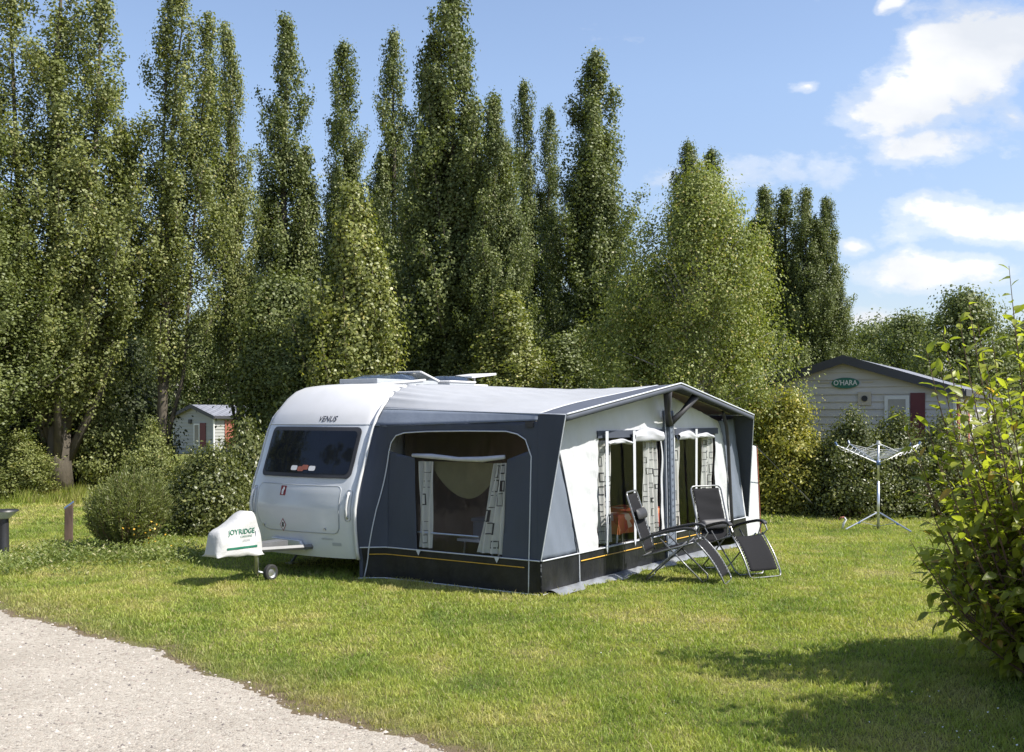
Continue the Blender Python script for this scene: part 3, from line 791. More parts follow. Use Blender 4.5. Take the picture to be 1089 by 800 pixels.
def round_tree(name, H, R, zlow, n_cl, per, L, mat, seed, shape='cone', bark='bark', sigma=0.28, trunk_r=0.12, droop=0.0, aspect=0.7, leafbias=0.5, stems=1, weep=0.0):
    rng = np.random.default_rng(seed); root = empty(name)
    cen = []; limbs = []; outs = []
    for k in range(n_cl):
        t = rng.random() ** 0.9
        if shape == 'cone': env = (0.60 + 0.40 * math.sin(min(1, t / 0.35) * math.pi / 2)) * (1 - max(0, (t - 0.30) / 0.70) ** 3.2) + 0.08
        elif shape == 'round': env = math.sqrt(max(0.02, 1 - (2 * t - 1) ** 2)) * (1 if t > 0.5 else 0.9)
        else: env = (1 - t ** 3) * (0.75 + 0.25 * min(1, t / 0.3))   # shrub, full to the ground
        az = rng.uniform(0, 2 * np.pi)
        lump = 1 + 0.20 * math.sin(3 * az + 5 * t + seed) + 0.16 * math.sin(7 * az - 9 * t)
        hl = 1 + (0.13 * math.sin(2 * az + seed) + 0.10 * math.sin(5 * az + 2 * seed)) * (1 if shape == 'shrub' else 0)
        rr = R * env * lump * (rng.random() ** 0.42)
        z = zlow + (H - zlow) * t * hl
        p = np.array((math.cos(az) * rr, math.sin(az) * rr, z))
        cen.append(p); outs.append((math.cos(az), math.sin(az), 0.6))
        if k % max(1, n_cl // 60) == 0:
            zb = zlow * 0.6 + (z - zlow) * 0.62
            sx = rng.normal() * 0.12 * R if stems > 1 else 0; sy = rng.normal() * 0.12 * R if stems > 1 else 0
            zb0 = 0.02 if stems > 1 else max(0.05, zb)
            limbs.append(((sx, sy, zb0), (p[0] * 0.55, p[1] * 0.55, zb + (z - zb) * 0.7 + 0.1 * weep), tuple(p), (0.014 + 0.01 * R) if stems > 1 else 0.03))
    cen = np.array(cen); outs = np.array(outs)
    cnt = (per * rng.uniform(0.4, 1.5, n_cl)).astype(int)
    idx = np.repeat(np.arange(n_cl), cnt)
    sc = np.array([1, 1, 0.8 + weep])
    dv_ = np.clip(rng.normal(size=(len(idx), 3)), -2.2, 2.2)
    P = cen[idx] + dv_ * sigma * rng.uniform(0.5, 1.2, n_cl)[idx, None] * sc
    if weep: P[:, 2] -= weep * 0.4 * np.abs(rng.normal(size=len(idx))) * sigma
    P[:, 2] = np.maximum(P[:, 2], 0.02 + 0.1 * rng.random(len(P)))
    leaves('crown' if stems == 1 else 'foliage', P, L * rng.uniform(0.65, 1.35, len(idx)), LM[mat], root, rng, aspect, outs[idx] * 0.7 + dv_ * 0.55, leafbias * 1.8, droop)
    if stems == 1: trunk_mb(H * 0.9, trunk_r, rng, limbs=limbs).build('trunk', bark, root, smooth='all', recalc=False)
    else:
        m = MB()
        for (a, b_, c_, r_) in limbs: m.tube([a, b_, c_], [r_, r_ * 0.6, r_ * 0.2], 5)
        m.build('stems', 'twig', root, recalc=False)
    print(name, len(P))
    return root

def rt(o, px, d, label, group=None, cat='tree', rz=0.0, s=1.0, sz=None):
    return place(o, XD(px, d), d, 0, rz, s, label, group, cat=cat, sz=sz)

birch = round_tree('birch_tree', ZD(192, 22.5), 1.68, 1.0, 560, 170, 0.058, 'birch', 21, 'cone', 'birchbark', 0.20, 0.12, weep=0.7, droop=0.7)
rt(birch, 745, 22.5, 'broad sunlit birch tree right behind the awning gable')
sb = round_tree('leafy_tree', ZD(285, 24), 1.15, 0.6, 220, 130, 0.075, 'birch', 22, 'cone', 'bark', 0.25, 0.08, weep=0.4)
rt(sb, 682, 24.5, 'smaller olive green tree tucked against the left side of the broad birch')
dk = round_tree('leafy_tree', ZD(305, 27), 1.20, 0.4, 260, 150, 0.09, 'poplar_dark', 23, 'round', 'bark', 0.3, 0.1)
rt(dk, 300, 27, 'dark rounded tree behind the front of the caravan')
for i_, (px_, sc_) in enumerate(((165, 1.7), (215, 1.6), (265, 1.8))):
    q_ = copy_tree(dk); rt(q_, px_, 72, ('leftmost', 'middle', 'rightmost')[i_] + ' of three far trees behind the roof of the grey cabin', 'far trees behind the grey cabin', rz=i_ * 1.9, s=sc_)
d2 = copy_tree(dk); rt(d2, 332, 25.5, 'olive rounded tree between the caravan front and the young poplar', rz=2.0, s=0.9, sz=0.8)
d3 = copy_tree(dk); rt(d3, 448, 30, 'dark bushy tree low under the tallest central poplar', rz=1.0, s=1.1, sz=0.85)
d4 = copy_tree(dk); rt(d4, 600, 29, 'dark bushy tree low behind the awning roof left of the thick pointed poplar', rz=4.0, s=1.0, sz=0.75)
# far trees beyond the beige cabin
ft = round_tree('leafy_tree', ZD(345, 60), 2.6, 1.0, 160, 110, 0.17, 'poplar_dark', 24, 'round', 'bark', 0.5, 0.2)
rt(ft, 932, 60, 'far round grey green tree over the ridge of the beige cabin')
f2 = round_tree('leafy_tree', ZD(318, 44), 2.2, 1.0, 220, 110, 0.13, 'poplar_dark', 25, 'cone', 'bark', 0.4, 0.2)
rt(f2, 1024, 44, 'dark tree with a ragged top standing behind the right part of the beige cabin')
f3 = copy_tree(f2); rt(f3, 968, 50, 'dark tree behind the middle of the beige cabin roof', rz=2.0, s=0.95, sz=0.95)
f4 = copy_tree(ft); rt(f4, 1100, 55, 'far tree behind the upper leaves of the near shrub', rz=1.0, s=0.9, sz=0.95)

# undergrowth beneath the poplars on the left
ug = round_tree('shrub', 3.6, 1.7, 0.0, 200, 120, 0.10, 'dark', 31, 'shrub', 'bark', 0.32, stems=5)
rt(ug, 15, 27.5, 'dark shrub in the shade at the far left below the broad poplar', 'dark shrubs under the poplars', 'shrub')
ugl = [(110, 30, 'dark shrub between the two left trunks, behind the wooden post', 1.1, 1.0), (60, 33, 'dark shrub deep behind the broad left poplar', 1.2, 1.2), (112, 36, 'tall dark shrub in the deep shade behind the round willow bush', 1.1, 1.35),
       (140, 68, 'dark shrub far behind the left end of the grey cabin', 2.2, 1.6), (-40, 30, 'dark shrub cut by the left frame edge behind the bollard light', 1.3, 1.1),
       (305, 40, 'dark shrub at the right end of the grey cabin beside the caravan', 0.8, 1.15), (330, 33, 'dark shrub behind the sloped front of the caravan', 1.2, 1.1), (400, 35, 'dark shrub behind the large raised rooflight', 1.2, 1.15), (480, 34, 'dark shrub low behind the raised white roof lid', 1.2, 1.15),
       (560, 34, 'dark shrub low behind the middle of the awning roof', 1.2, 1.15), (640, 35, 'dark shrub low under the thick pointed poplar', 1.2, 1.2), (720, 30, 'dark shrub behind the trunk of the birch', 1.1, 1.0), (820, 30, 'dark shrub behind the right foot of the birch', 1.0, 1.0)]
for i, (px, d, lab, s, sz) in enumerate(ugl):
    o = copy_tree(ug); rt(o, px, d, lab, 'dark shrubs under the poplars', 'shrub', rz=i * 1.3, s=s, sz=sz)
ol = round_tree('shrub', 2.9, 1.15, 0.0, 170, 90, 0.085, 'poplar', 32, 'shrub', 'bark', 0.25, stems=5)
rt(ol, 104, 27.5, 'sunlit olive shrub between the two left poplar trunks', 'olive shrubs by the left poplars', 'shrub', s=0.75, sz=0.95)
for i, (px, d, lab, s, sz) in enumerate([(160, 24.0, 'sunlit olive shrub left of the grey cabin gable', 0.55, 0.55), (20, 25.0, 'low sunlit shrub at the foot of the broad left poplar', 0.75, 0.45), (140, 27.5, 'low olive shrub at the foot of the leaning dark trunk', 0.5, 0.5)]):
    o = copy_tree(ol); rt(o, px, d, lab, 'olive shrubs by the left poplars', 'shrub', rz=1 + i * 1.3, s=s, sz=sz)

lau = round_tree('laurel_shrub', 1.22, 0.85, 0.0, 240, 70, 0.062, 'laurel', 33, 'shrub', 'bark', 0.15, stems=6, aspect=0.55)
rt(lau, 224, 18.0, 'glossy laurel shrub behind the white hitch cover', 'laurel shrubs by the caravan front', 'shrub')
o = copy_tree(lau); rt(o, 262, 19.5, 'glossy laurel shrub touching the left flank of the caravan', 'laurel shrubs by the caravan front', 'shrub', rz=2.2, s=0.95, sz=1.3)
o = copy_tree(lau); rt(o, 205, 19.6, 'smaller laurel shrub showing left of the one behind the hitch cover', 'laurel shrubs by the caravan front', 'shrub', rz=4.0, s=0.62, sz=0.9)

# hedges on the right
yb = round_tree('shrub', 2.15, 0.85, 0.0, 260, 80, 0.062, 'yellow', 34, 'shrub', 'bark', 0.17, stems=6, aspect=0.6)
rt(yb, 838, 21.5, 'golden leaved shrub right of the white annexe', 'golden shrubs by the beige cabin', 'shrub')
o = copy_tree(yb); rt(o, 808, 22.5, 'golden leaved shrub half hidden by the white annexe', 'golden shrubs by the beige cabin', 'shrub', rz=2.0, s=0.9, sz=1.0)
hb = round_tree('hedge_shrub', 1.78, 0.95, 0.0, 300, 75, 0.055, 'laurel', 35, 'shrub', 'bark', 0.16, stems=6, aspect=0.6)
rt(hb, 905, 20.8, 'dark green hedge shrub left of the dryer pole', 'hedge shrubs behind the rotary dryer', 'shrub')
for i, (px, d, lab, s, sz) in enumerate([(952, 21.0, 'dark green hedge shrub right behind the dryer pole', 1.0, 0.98), (1004, 21.2, 'dark green hedge shrub right of the dryer by the near shrub', 1.0, 0.95), (1055, 21.5, 'dark green hedge shrub hidden behind the near shrub', 1.0, 0.9), (868, 21.6, 'dark green hedge shrub below the golden leaves, where the guy line ends', 0.8, 0.75), (1110, 21.8, 'dark green hedge shrub at the right frame edge', 1.0, 0.9)]):
    o = copy_tree(hb); rt(o, px, d, lab, 'hedge shrubs behind the rotary dryer', 'shrub', rz=1.1 * i + 1, s=s, sz=sz)

# round willow bush on the left lawn: narrow upright leaves
def willow():
    rng = np.random.default_rng(41); root = empty('willow_bush')
    n = 520; m = MB(); P = []; T = []; Nn = []
    for k in range(n):
        az = rng.uniform(0, 6.283); out = rng.random() ** 0.6
        R = 0.62 * out * (1 + 0.13 * math.sin(2 * az + 2) + 0.10 * math.sin(5 * az)); H = 1.28 - 0.42 * out ** 2 + rng.normal() * 0.10 + 0.10 * math.sin(3 * az + 1)
        if k % 3 == 0: H *= rng.uniform(0.5, 0.9); R = 0.66 * (0.75 + 0.25 * rng.random())
        b = np.array((math.cos(az) * 0.12 * out, math.sin(az) * 0.12 * out, 0)); e = np.array((math.cos(az) * R, math.sin(az) * R, H))
        mid = np.array((math.cos(az) * R * 0.75, math.sin(az) * R * 0.75, H * 0.5))
        if k % 2 == 0: m.tube([b, mid, e], [0.008, 0.005, 0.002], 4, cap=False)
        for q in range(70):
            u = 0.25 + 0.78 * rng.random()
            p = b * (1 - u) ** 2 + 2 * mid * u * (1 - u) + e * u * u
            d = (e - b) + rng.normal(size=3) * 0.55; P.append(p + rng.normal(size=3) * 0.02); T.append(d)
    P = np.array(P); T = np.array(T); T /= np.linalg.norm(T, axis=1, keepdims=True)
    nr = rand_unit(len(P), rng); nr -= T * (nr * T).sum(1, keepdims=True); nr /= np.linalg.norm(nr, axis=1, keepdims=True)
    B = np.cross(nr, T); L = rng.uniform(0.05, 0.09, len(P))[:, None]
    V = np.stack([P, P + T * L * 0.45 + B * L * 0.11, P + T * L, P + T * L * 0.45 - B * L * 0.11], 1).reshape(-1, 3)
    np_mesh('foliage', V, np.full(len(P), 4), np.arange(4 * len(P)), LM['willow'], root)
    m.build('stems', 'twig', root, recalc=False)
    return root
rt(willow(), 134, 15.3, 'rounded fine leaved willow bush on the left lawn', cat='shrub', s=0.88, sz=0.82)

# weeds around the bush and the post
def weeds():
    rng = np.random.default_rng(43); P = []; T = []; Y = []
    for k in range(760):
        u = rng.random(); px = 45 + 165 * u + rng.normal() * 8; py = 592 + rng.normal() * 6
        if rng.random() < 0.3: px = rng.normal(20, 30); py = 600 + rng.normal() * 7
        x, y = G(px, min(max(py, 572), 612)); h = rng.uniform(0.06, 0.2) * (1.3 if 90 < px < 190 else 0.9)
        for q in range(14):
            z = h * rng.random(); a = rng.uniform(0, 6.283)
            P.append((x + rng.normal() * 0.05, y + rng.normal() * 0.05, z)); T.append((math.cos(a), math.sin(a), 0.9))
    P = np.array(P); T = np.array(T)
    o = big_leaves('weeds', P, T, rand_unit(len(P), rng) + np.array([0, 0, 1]), rng.uniform(0.03, 0.07, len(P)), LM['weed'], None, 0.15)
    tag(o, 'rough weeds growing around the willow bush and the wooden post', 'weeds', kind='stuff')
    YP = np.array([(*G(px, py), rng.uniform(0.12, 0.5)) for px, py in zip(rng.normal(152, 10, 60), rng.normal(588, 3, 60))])
    o = leaves('yellow_flowers', YP, np.full(60, 0.035), MT['orange'], None, rng, 1.0, np.tile([0, -0.5, 1.0], (60, 1)), 1)
    tag(o, 'small yellow flowers at the right foot of the willow bush', 'flowers', kind='stuff')
    # rough tall grass under the trees
    P = []; 
    n = 9000
    px = rng.uniform(-60, 300, n); dd = rng.uniform(23.5, 28.5, n)
    x = (px - CX) / F * dd; h = rng.uniform(0.1, 0.45, n) * (0.5 + 0.5 * np.sin(px * 0.06) ** 2); a = rng.uniform(0, 6.28, n); w = 0.012
    V = np.stack([np.stack([x - w, dd, 0 * x], 1), np.stack([x + w, dd, 0 * x], 1), np.stack([x + np.cos(a) * h * .4, dd + np.sin(a) * h * .4, h], 1)], 1).reshape(-1, 3)
    o = np_mesh('long_grass', V, np.full(n, 3), np.arange(3 * n), 'grass')
    tag(o, 'long unmown grass at the feet of the left poplars', 'grass', kind='stuff')
weeds()

# near shrub at the right edge: leafy arching stems
def near_shrub(name, seed, n_st, spec, H, R, label, dens=1.0):
    rng = np.random.default_rng(seed); root = empty(name)
    m = MB(); P = []; T = []; Nn = []; LL = []
    stems = list(spec)
    for k in range(n_st):
        az = rng.uniform(0, 6.283); o_ = rng.random() ** 0.55
        h = H * (1 - 0.55 * o_ ** 2) * rng.uniform(0.45, 1.05)
        stems.append((math.cos(az) * R * o_, math.sin(az) * R * o_, h))
    for si, (ex, ey, ez) in enumerate(stems):
        b = np.array((ex * 0.38, ey * 0.38, 0.0)); e = np.array((ex, ey, ez))
        mid = np.array((ex * 0.75, ey * 0.75, ez * 0.55)) if si >= len(spec) else np.array((ex * 0.8, ey * 0.8, ez * 0.5))
        pt = lambda u: b * (1 - u) ** 2 + 2 * mid * u * (1 - u) + e * u * u
        m.tube([pt(0), pt(.3), pt(.6), pt(.85), pt(1)], [0.011, 0.009, 0.006, 0.004, 0.002], 5, cap=False)
        nl = int(ez / 0.055 * dens * (0.72 if si < len(spec) else 1.0)); ph = rng.uniform(0, 6.28)
        for q in range(nl):
            u0_ = 0.18 if si < len(spec) else 0.05
            u = u0_ + (1 - u0_) * (q + 0.5) / nl
            p = pt(u); d = pt(min(1, u + 0.02)) - pt(u - 0.02); d /= np.linalg.norm(d)
            # side twig with 3-5 leaves
            ph += 2.4
            a = rand_unit(1, rng)[0]; side = np.cross(d, a); side /= np.linalg.norm(side)
            c2 = np.cross(d, side); s = side * math.cos(ph) + c2 * math.sin(ph)
            nt_ = 1 if u > 0.8 and si < len(spec) else rng.integers(1, 4) if si < len(spec) else rng.integers(2, 6)
            tl = rng.uniform(0.08, 0.26)
            tw = s * 0.9 + d * 0.5 + np.array((0, 0, 0.15))
            if nt_ > 1: m.tube([p, p + tw * tl], [0.003, 0.0015], 4, cap=False)
            for j in range(nt_):
                v = (j + 0.6) / nt_ if nt_ > 1 else 0.02
                lp = p + tw * tl * v
                lt = tw + rng.normal(size=3) * 0.55; lt[2] -= 0.15
                P.append(lp); T.append(lt); Nn.append(rand_unit(1, rng)[0] * 0.6 + np.array((0.15, -0.1, 1.0))); LL.append(rng.uniform(0.07, 0.135))
    big_leaves('foliage', np.array(P), np.array(T), np.array(Nn), np.array(LL), LM['nearbush'], root, 0.25, 0.22, 0.3)
    m.build('stems', 'twig', root, recalc=False)
    root['label'] = label; root['category'] = 'shrub'
    print(name, len(P))
    return root
BX, BY = 4.52, 7.9
def rel(px, py, d):
    return (XD(px, d) - BX, d - BY, ZD(py, d))
spec = [rel(1073, 283, 7.9), rel(1078, 330, 8.1), rel(1000, 392, 8.0), rel(985, 372, 8.1), rel(958, 437, 8.0), rel(1003, 352, 7.8), rel(1020, 338, 7.9), rel(1040, 345, 8.2), rel(1055, 360, 7.6),
        rel(975, 480, 7.9), rel(985, 530, 7.7), rel(968, 575, 7.8), rel(990, 600, 7.6), rel(1030, 320, 8.1), rel(1088, 340, 7.9), rel(1010, 440, 7.6), rel(985, 450, 7.8), rel(1020, 400, 7.5), rel(1050, 390, 7.4), rel(1070, 400, 7.4),
        rel(1005, 500, 7.5), rel(1000, 640, 7.4)]
o = near_shrub('leafy_shrub', 51, 260, spec, 1.92, 1.25, 'large leaved shrub filling the right edge of the photo', 1.0)
o.location = (BX, BY, 0)
o = near_shrub('leafy_shrub', 52, 260, [(-1.0, 0, 3.3), (-0.6, 0.3, 3.9), (0, 0.2, 4.2), (-0.3, -0.5, 3.6)], 3.6, 1.35, 'second large leaved shrub outside the frame that shades the near lawn', 0.8)
o.location = (4.85, 5.95, 0)

# ------------------------------------------------------------------ caravan and awning share a frame:
# x along the caravan (front at x=0), y>0 into the caravan, y<0 out through the awning
AWL = (-1.77, 12.92, 0.0); AWR = math.radians(55.93)
prof = [(0.24, -0.215), (0.34, -0.245), (0.60, -0.275), (0.86, -0.285), (1.05, -0.245), (1.25, -0.18), (1.42, -0.11), (1.62, -0.045), (1.82, 0.03), (2.0, 0.12), (2.12, 0.22), (2.24, 0.35), (2.33, 0.49), (2.385, 0.66), (2.40, 0.95)]
def prof_x(z):
    if z <= prof[0][0]: return prof[0][1]
    for (z0, x0), (z1, x1) in zip(prof, prof[1:]):
        if z <= z1: return x0 + (x1 - x0) * (z - z0) / (z1 - z0)
    return prof[-1][1]
CW = 1.90
def bulge(y):
    w = min(1, max(0, y / CW)); return 0.12 * (1 - abs(2 * w - 1) ** 2.2) - 0.06 * max(0, (abs(2 * w - 1) - 0.9) / 0.1) ** 2
def FS(y, z, off=0.0):
    x = prof_x(z) - bulge(y)
    e = 0.02
    dx_dz = (prof_x(z + e) - prof_x(z - e)) / (2 * e); dx_dy = -(bulge(y + e) - bulge(y - e)) / (2 * e)
    n = Vector((-1, dx_dy, dx_dz)).normalized()
    return (x + n.x * off, y + n.y * off, z + n.z * off)

car = empty('caravan', AWL, AWR, 'white touring caravan with a sloped front window joined to the awning', 'caravan')
XR = 6.35
def crown(y):
    w = y / CW; e = abs(2 * w - 1)
    return 0.05 * (1 - e ** 2) - 0.10 * max(0, (e - 0.86) / 0.14) ** 2
# body shell: rows along the profile front -> roof -> rear
rows = [(x, z) for (z, x) in prof]
rows += [(x, 2.405) for x in (1.6, 2.6, 3.6, 4.6, 5.3)]
rows += [(XR - (x + 0.3), z) for (z, x) in reversed(prof)]
for _ in range(1):
    nr = []
    for a, b_ in zip(rows, rows[1:]):
        nr += [a, ((a[0] + b_[0]) / 2, (a[1] + b_[1]) / 2)]
    rows = nr + [rows[-1]]
NY = 30
ys = [CW * 0.5 * (1 - math.cos(math.pi * j / NY)) for j in range(NY + 1)]
vs = []
for i, (x, z) in enumerate(rows):
    for y in ys:
        if x < 1.0 and z < 2.4:
            sb_ = max(0, min(1, (z - 1.9) / 0.5)); xx = prof_x(z) - bulge(y) * (1 - 0.5 * sb_) if False else prof_x(z) - bulge(y)
            zz = z + crown(y) * sb_
        elif x > 5.3 and z < 2.4:
            sb_ = max(0, min(1, (z - 1.9) / 0.5)); xx = x + bulge(y) * 0.6; zz = z + crown(y) * sb_
        else:
            xx = x; zz = z + crown(y)
        vs.append((xx, y, zz))
mb = MB(); n = NY + 1
fs = [(i * n + j, (i + 1) * n + j, (i + 1) * n + j + 1, i * n + j + 1) for i in range(len(rows) - 1) for j in range(NY)]
mb.add(vs, fs)
mb.m = [0 if ((rows[f[0] // n][1]) < 1.885) else 1 for f in fs]
# sides
for j, yv in ((0, 0), (NY, CW)):
    ring = [vs[i * n + j] for i in range(len(rows))]
    c0 = (3.0, yv, 1.2)
    mb.add(ring + [c0], [(i, (i + 1) % len(ring), len(ring)) for i in range(len(ring))], 0)
mb.build('body', ['gel', 'gel_roof'], car, smooth=True)
ub = MB(); ub.box((0.0, 0.1, 0.20), (5.9, CW - 0.1, 0.27)); ub.build('chassis', 'seam', car)

# rail (white trim along the near front edge)
r = MB(); r.tube([(prof_x(z) - 0.010, -0.012, z) for (z, x) in prof] + [(2.0, -0.012, 2.41), (5.3, -0.012, 2.41)], 0.021, 8)
r.build('awning_rail', 'whitepl', car, smooth='all')
r = MB(); r.tube([(prof_x(z) + 0.04, CW + 0.005, z + (crown(CW) * max(0, min(1, (z - 1.9) / .5)))) for (z, x) in prof], 0.014, 6)
r.build('side_trim', 'whitepl', car, smooth='all')
# seam under the roof cap
r = MB(); r.tube([FS(0.02 + (CW - 0.05) * k / 40, 1.895, 0.002) for k in range(41)], 0.006, 5)
r.build('roof_seam', 'greypl', car)
def front_patch(outline, off, step=0.06):
    """grid-like patch following the front: tessellated from many interior strips"""
    m = MB()
    zs = [p[1] for p in outline]; z0, z1 = min(zs), max(zs); nrow = 14; cols = 14
    def span(z):
        xs = []
        k = len(outline)
        for i in range(k):
            a = outline[i]; b_ = outline[(i + 1) % k]
            if (a[1] - z) * (b_[1] - z) <= 0 and abs(a[1] - b_[1]) > 1e-9:
                xs.append(a[0] + (b_[0] - a[0]) * (z - a[1]) / (b_[1] - a[1]))
        if not xs: xs = [sum(p[0] for p in outline) / k]
        return min(xs), max(xs)
    lev = [0, .015, .04, .08, .13, .2, .3, .4, .5, .6, .7, .8, .87, .92, .96, .985, 1]
    V = []
    for t in lev:
        z = z0 + (z1 - z0) * (0.0005 + 0.999 * t); a, b_ = span(z)
        for c in range(cols + 1):
            V.append(FS(a + (b_ - a) * c / cols, z, off))
    f = [(i * (cols + 1) + c, i * (cols + 1) + c + 1, (i + 1) * (cols + 1) + c + 1, (i + 1) * (cols + 1) + c) for i in range(len(lev) - 1) for c in range(cols)]
    m.add(V, f)
    # rim down to the body
    k = len(outline)
    V = [FS(p[0], p[1], off) for p in outline] + [FS(p[0], p[1], -0.005) for p in outline]
    m.add(V, [(i, (i + 1) % k, (i + 1) % k + k, i + k) for i in range(k)])
    return m
def front_line(outline, r, off, closed=True):
    pts = densify(outline, 0.05, closed)
    if closed: pts = pts + [pts[0], pts[1]]
    m = MB(); m.tube([FS(p[0], p[1], off) for p in pts], r, 6); return m

wo_ = rrect(0.13, 1.225, 1.68, 1.86, 0.07, 5)
w_ = front_patch(wo_, 0.014).build('front_window', 'seam', car, smooth=True)
wi = rrect(0.175, 1.275, 1.635, 1.81, 0.05, 5)
front_patch(wi, 0.019).build('pane', 'darkglass', w_, smooth=True)
# items seen dimly behind the window edge
r = MB()
for k, (yy_, zz_) in enumerate(((1.05, 1.33), (0.86, 1.34), (0.74, 1.33), (0.93, 1.32))):
    q = rrect(yy_ - 0.06, zz_ - 0.025, yy_ + 0.05, zz_ + 0.035, 0.02, 3)
    r.plate(q, [], lambda a, b_: FS(a, b_, 0.022 + 0.0005 * k), m=k % 2)
r.build('sticker_row', ['stickerw', 'brickred'], w_)
lk = rrect(0.22, 0.55, 1.66, 1.13, 0.08, 6, rr=(0.08, 0.28, 0.07, 0.06))
L_ = front_patch(lk, 0.010).build('front_locker', 'gel', car, smooth=True)
front_line(lk, 0.007, 0.006).build('seal', 'greypl', L_, smooth='all')
for y0 in (0.42, 1.50):
    m = MB(); m.tube([FS(y0, 0.60, 0.01), FS(y0, 0.60, 0.026)], 0.016, 10); m.build('lock', 'steel', L_)
for y0 in (0.10, 1.76):
    m = MB()
    zz = [0.74, 0.78, 0.86, 0.95, 1.02, 1.06]
    m.tube([FS(y0, z, 0.012 + 0.03 * math.sin(math.pi * i / 5)) for i, z in enumerate(zz)], 0.014, 7)
    m.build('grab_handle', 'whitepl', car, smooth='all')
    q = rrect(y0 - 0.035, 0.71, y0 + 0.035, 1.09, 0.03, 4)
    front_line(q, 0.005, 0.003).build('handle_recess', 'greypl', car, smooth='all')
# emblems
m = MB(); m.plate([(1.10, 0.99), (1.20, 0.99), (1.20, 1.11), (1.10, 1.11)], [], lambda a, b_: FS(a, b_, 0.014)); em = m.build('emblem_plate', 'red', L_)
m = MB(); m.plate([(1.165, 1.0), (1.14, 1.0), (1.135, 1.045), (1.12, 1.07), (1.13, 1.095), (1.15, 1.095), (1.16, 1.07), (1.175, 1.05)], [], lambda a, b_: FS(a, b_, 0.0165)); m.build('emblem_figure', 'stickerw', em)
m = MB(); m.plate([(1.18, 0.54 + .08), (1.12, 0.62 + .085), (1.06, 0.54 + .08), (1.12, 0.62 - .085)], [], lambda a, b_: FS(a, b_, 0.014)); em = m.build('diamond_sticker', 'red', L_)
def dm(s): return [(1.12 + 0.06 * s, 0.62), (1.12, 0.62 + 0.085 * s), (1.12 - 0.06 * s, 0.62), (1.12, 0.62 - 0.085 * s)]
em.data.clear_geometry(); mm = MB(); mm.plate(dm(1.0), [], lambda a, b_: FS(a, b_, 0.0125)); em.data.from_pydata(mm.v, [], mm.f); em.data.materials.clear(); em.data.materials.append(MT['red'])
mm = MB(); mm.plate(dm(0.78), [], lambda a, b_: FS(a, b_, 0.0140)); mm.build('diamond_field', 'stickerw', em)
ff = lambda yc, zc, off: (lambda x, y, z: FS(yc - x, zc + y, off + z))
text_mesh('numeral', '8', 0.08, 'black', em, ff(1.12, 0.62, 0.0155), bold=0.004)
text_mesh('name_lettering', 'VENUS', 0.098, 'black', car, ff(0.72, 1.965, 0.004), shear=0.25, extrude=0.001, bold=0.001)
text_mesh('small_lettering', 'caravanes', 0.045, 'greypl', car, ff(0.40, 0.48, 0.004), shear=0.2)
m = MB(); m.plate(rrect(0.20, 0.395, 0.33, 0.435, 0.008, 3), [], lambda a, b_: FS(a, b_, 0.004)); m.build('badge', 'greypl', car)
# front fairing over the A-frame
m = MB()
m.slab([(0.72, 0.31), (1.40, 0.31), (1.34, 0.45), (0.80, 0.44)], lambda a, b_, c: (FS(a, b_, 0)[0] - 0.01 - c, a, b_), 0.05)
m.build('fairing', 'gel', car, bevel=0.02)
# A frame, jockey wheel
m = MB()
for s in (-1, 1):
    m.tube([(-0.1, 0.98 + 0.40 * s, 0.36), (-1.05, 0.98 + 0.09 * s, 0.38), (-1.45, 0.98 + 0.04 * s, 0.42)], [0.035, 0.035, 0.03], 6)
m.box((-1.02, 0.88, 0.37), (-0.55, 1.08, 0.45)); m.tube([(-1.4, 0.98, 0.43), (-1.62, 0.98, 0.46)], [0.04, 0.05], 8)
MT['frame_grey'] = surf('painted_drawbar', (0.13, 0.133, 0.14), 0.5, 0.15, 9, dirt=0.3)
m.build('a_frame', 'frame_grey', car)
m = MB(); m.tube([(-1.10, 0.84, 0.62), (-1.10, 0.84, 0.14)], 0.028, 10); m.tube([(-1.10, 0.84, 0.30), (-1.10, 0.84, 0.10)], 0.022, 8)
m.tube([(-1.10, 0.84, 0.13), (-0.98, 0.80, 0.09)], 0.018, 6)
jk = m.build('jockey_post', 'steel', car, smooth='all')
def wheel(mb_t, mb_r, c, R, w, ax='y'):
    prof_t = [(-w / 2, R * 0.62), (-w / 2, R * 0.9), (-w * 0.35, R), (w * 0.35, R), (w / 2, R * 0.9), (w / 2, R * 0.62)]
    k = 28; V = []
    for (o_, rr) in prof_t:
        for i in range(k):
            a = 2 * math.pi * i / k
            V.append((c[0] + rr * math.cos(a), c[1] + o_, c[2] + rr * math.sin(a)))
    mb_t.add(V, [(j * k + i, j * k + (i + 1) % k, (j + 1) * k + (i + 1) % k, (j + 1) * k + i) for j in range(5) for i in range(k)])
    V = []
    pr = [(-w * 0.3, R * 0.62), (-w * 0.2, R * 0.5), (-w * 0.35, R * 0.15), (-w * 0.35, 0.001)]
    pr = [(-w * .5, R * .63)] + pr
    for (o_, rr) in pr:
        for i in range(k):
            a = 2 * math.pi * i / k; V.append((c[0] + rr * math.cos(a), c[1] + o_, c[2] + rr * math.sin(a)))
    mb_r.add(V, [(j * k + i, j * k + (i + 1) % k, (j + 1) * k + (i + 1) % k, (j + 1) * k + i) for j in range(len(pr) - 1) for i in range(k)])
t_, r_ = MB(), MB(); wheel(t_, r_, (-0.93, 0.78, 0.10), 0.10, 0.06); jw = t_.build('jockey_wheel', 'tyre', car, smooth=True); r_.build('rim', 'steel', jw, smooth=True)
for (wx, wy) in ((3.4, 0.16), (3.4, CW - 0.16)):
    t_, r_ = MB(), MB(); wheel(t_, r_, (wx, wy, 0.31), 0.31, 0.17); jw = t_.build('wheel', 'tyre', car, smooth=True); r_.build('rim', 'steel', jw, smooth=True)
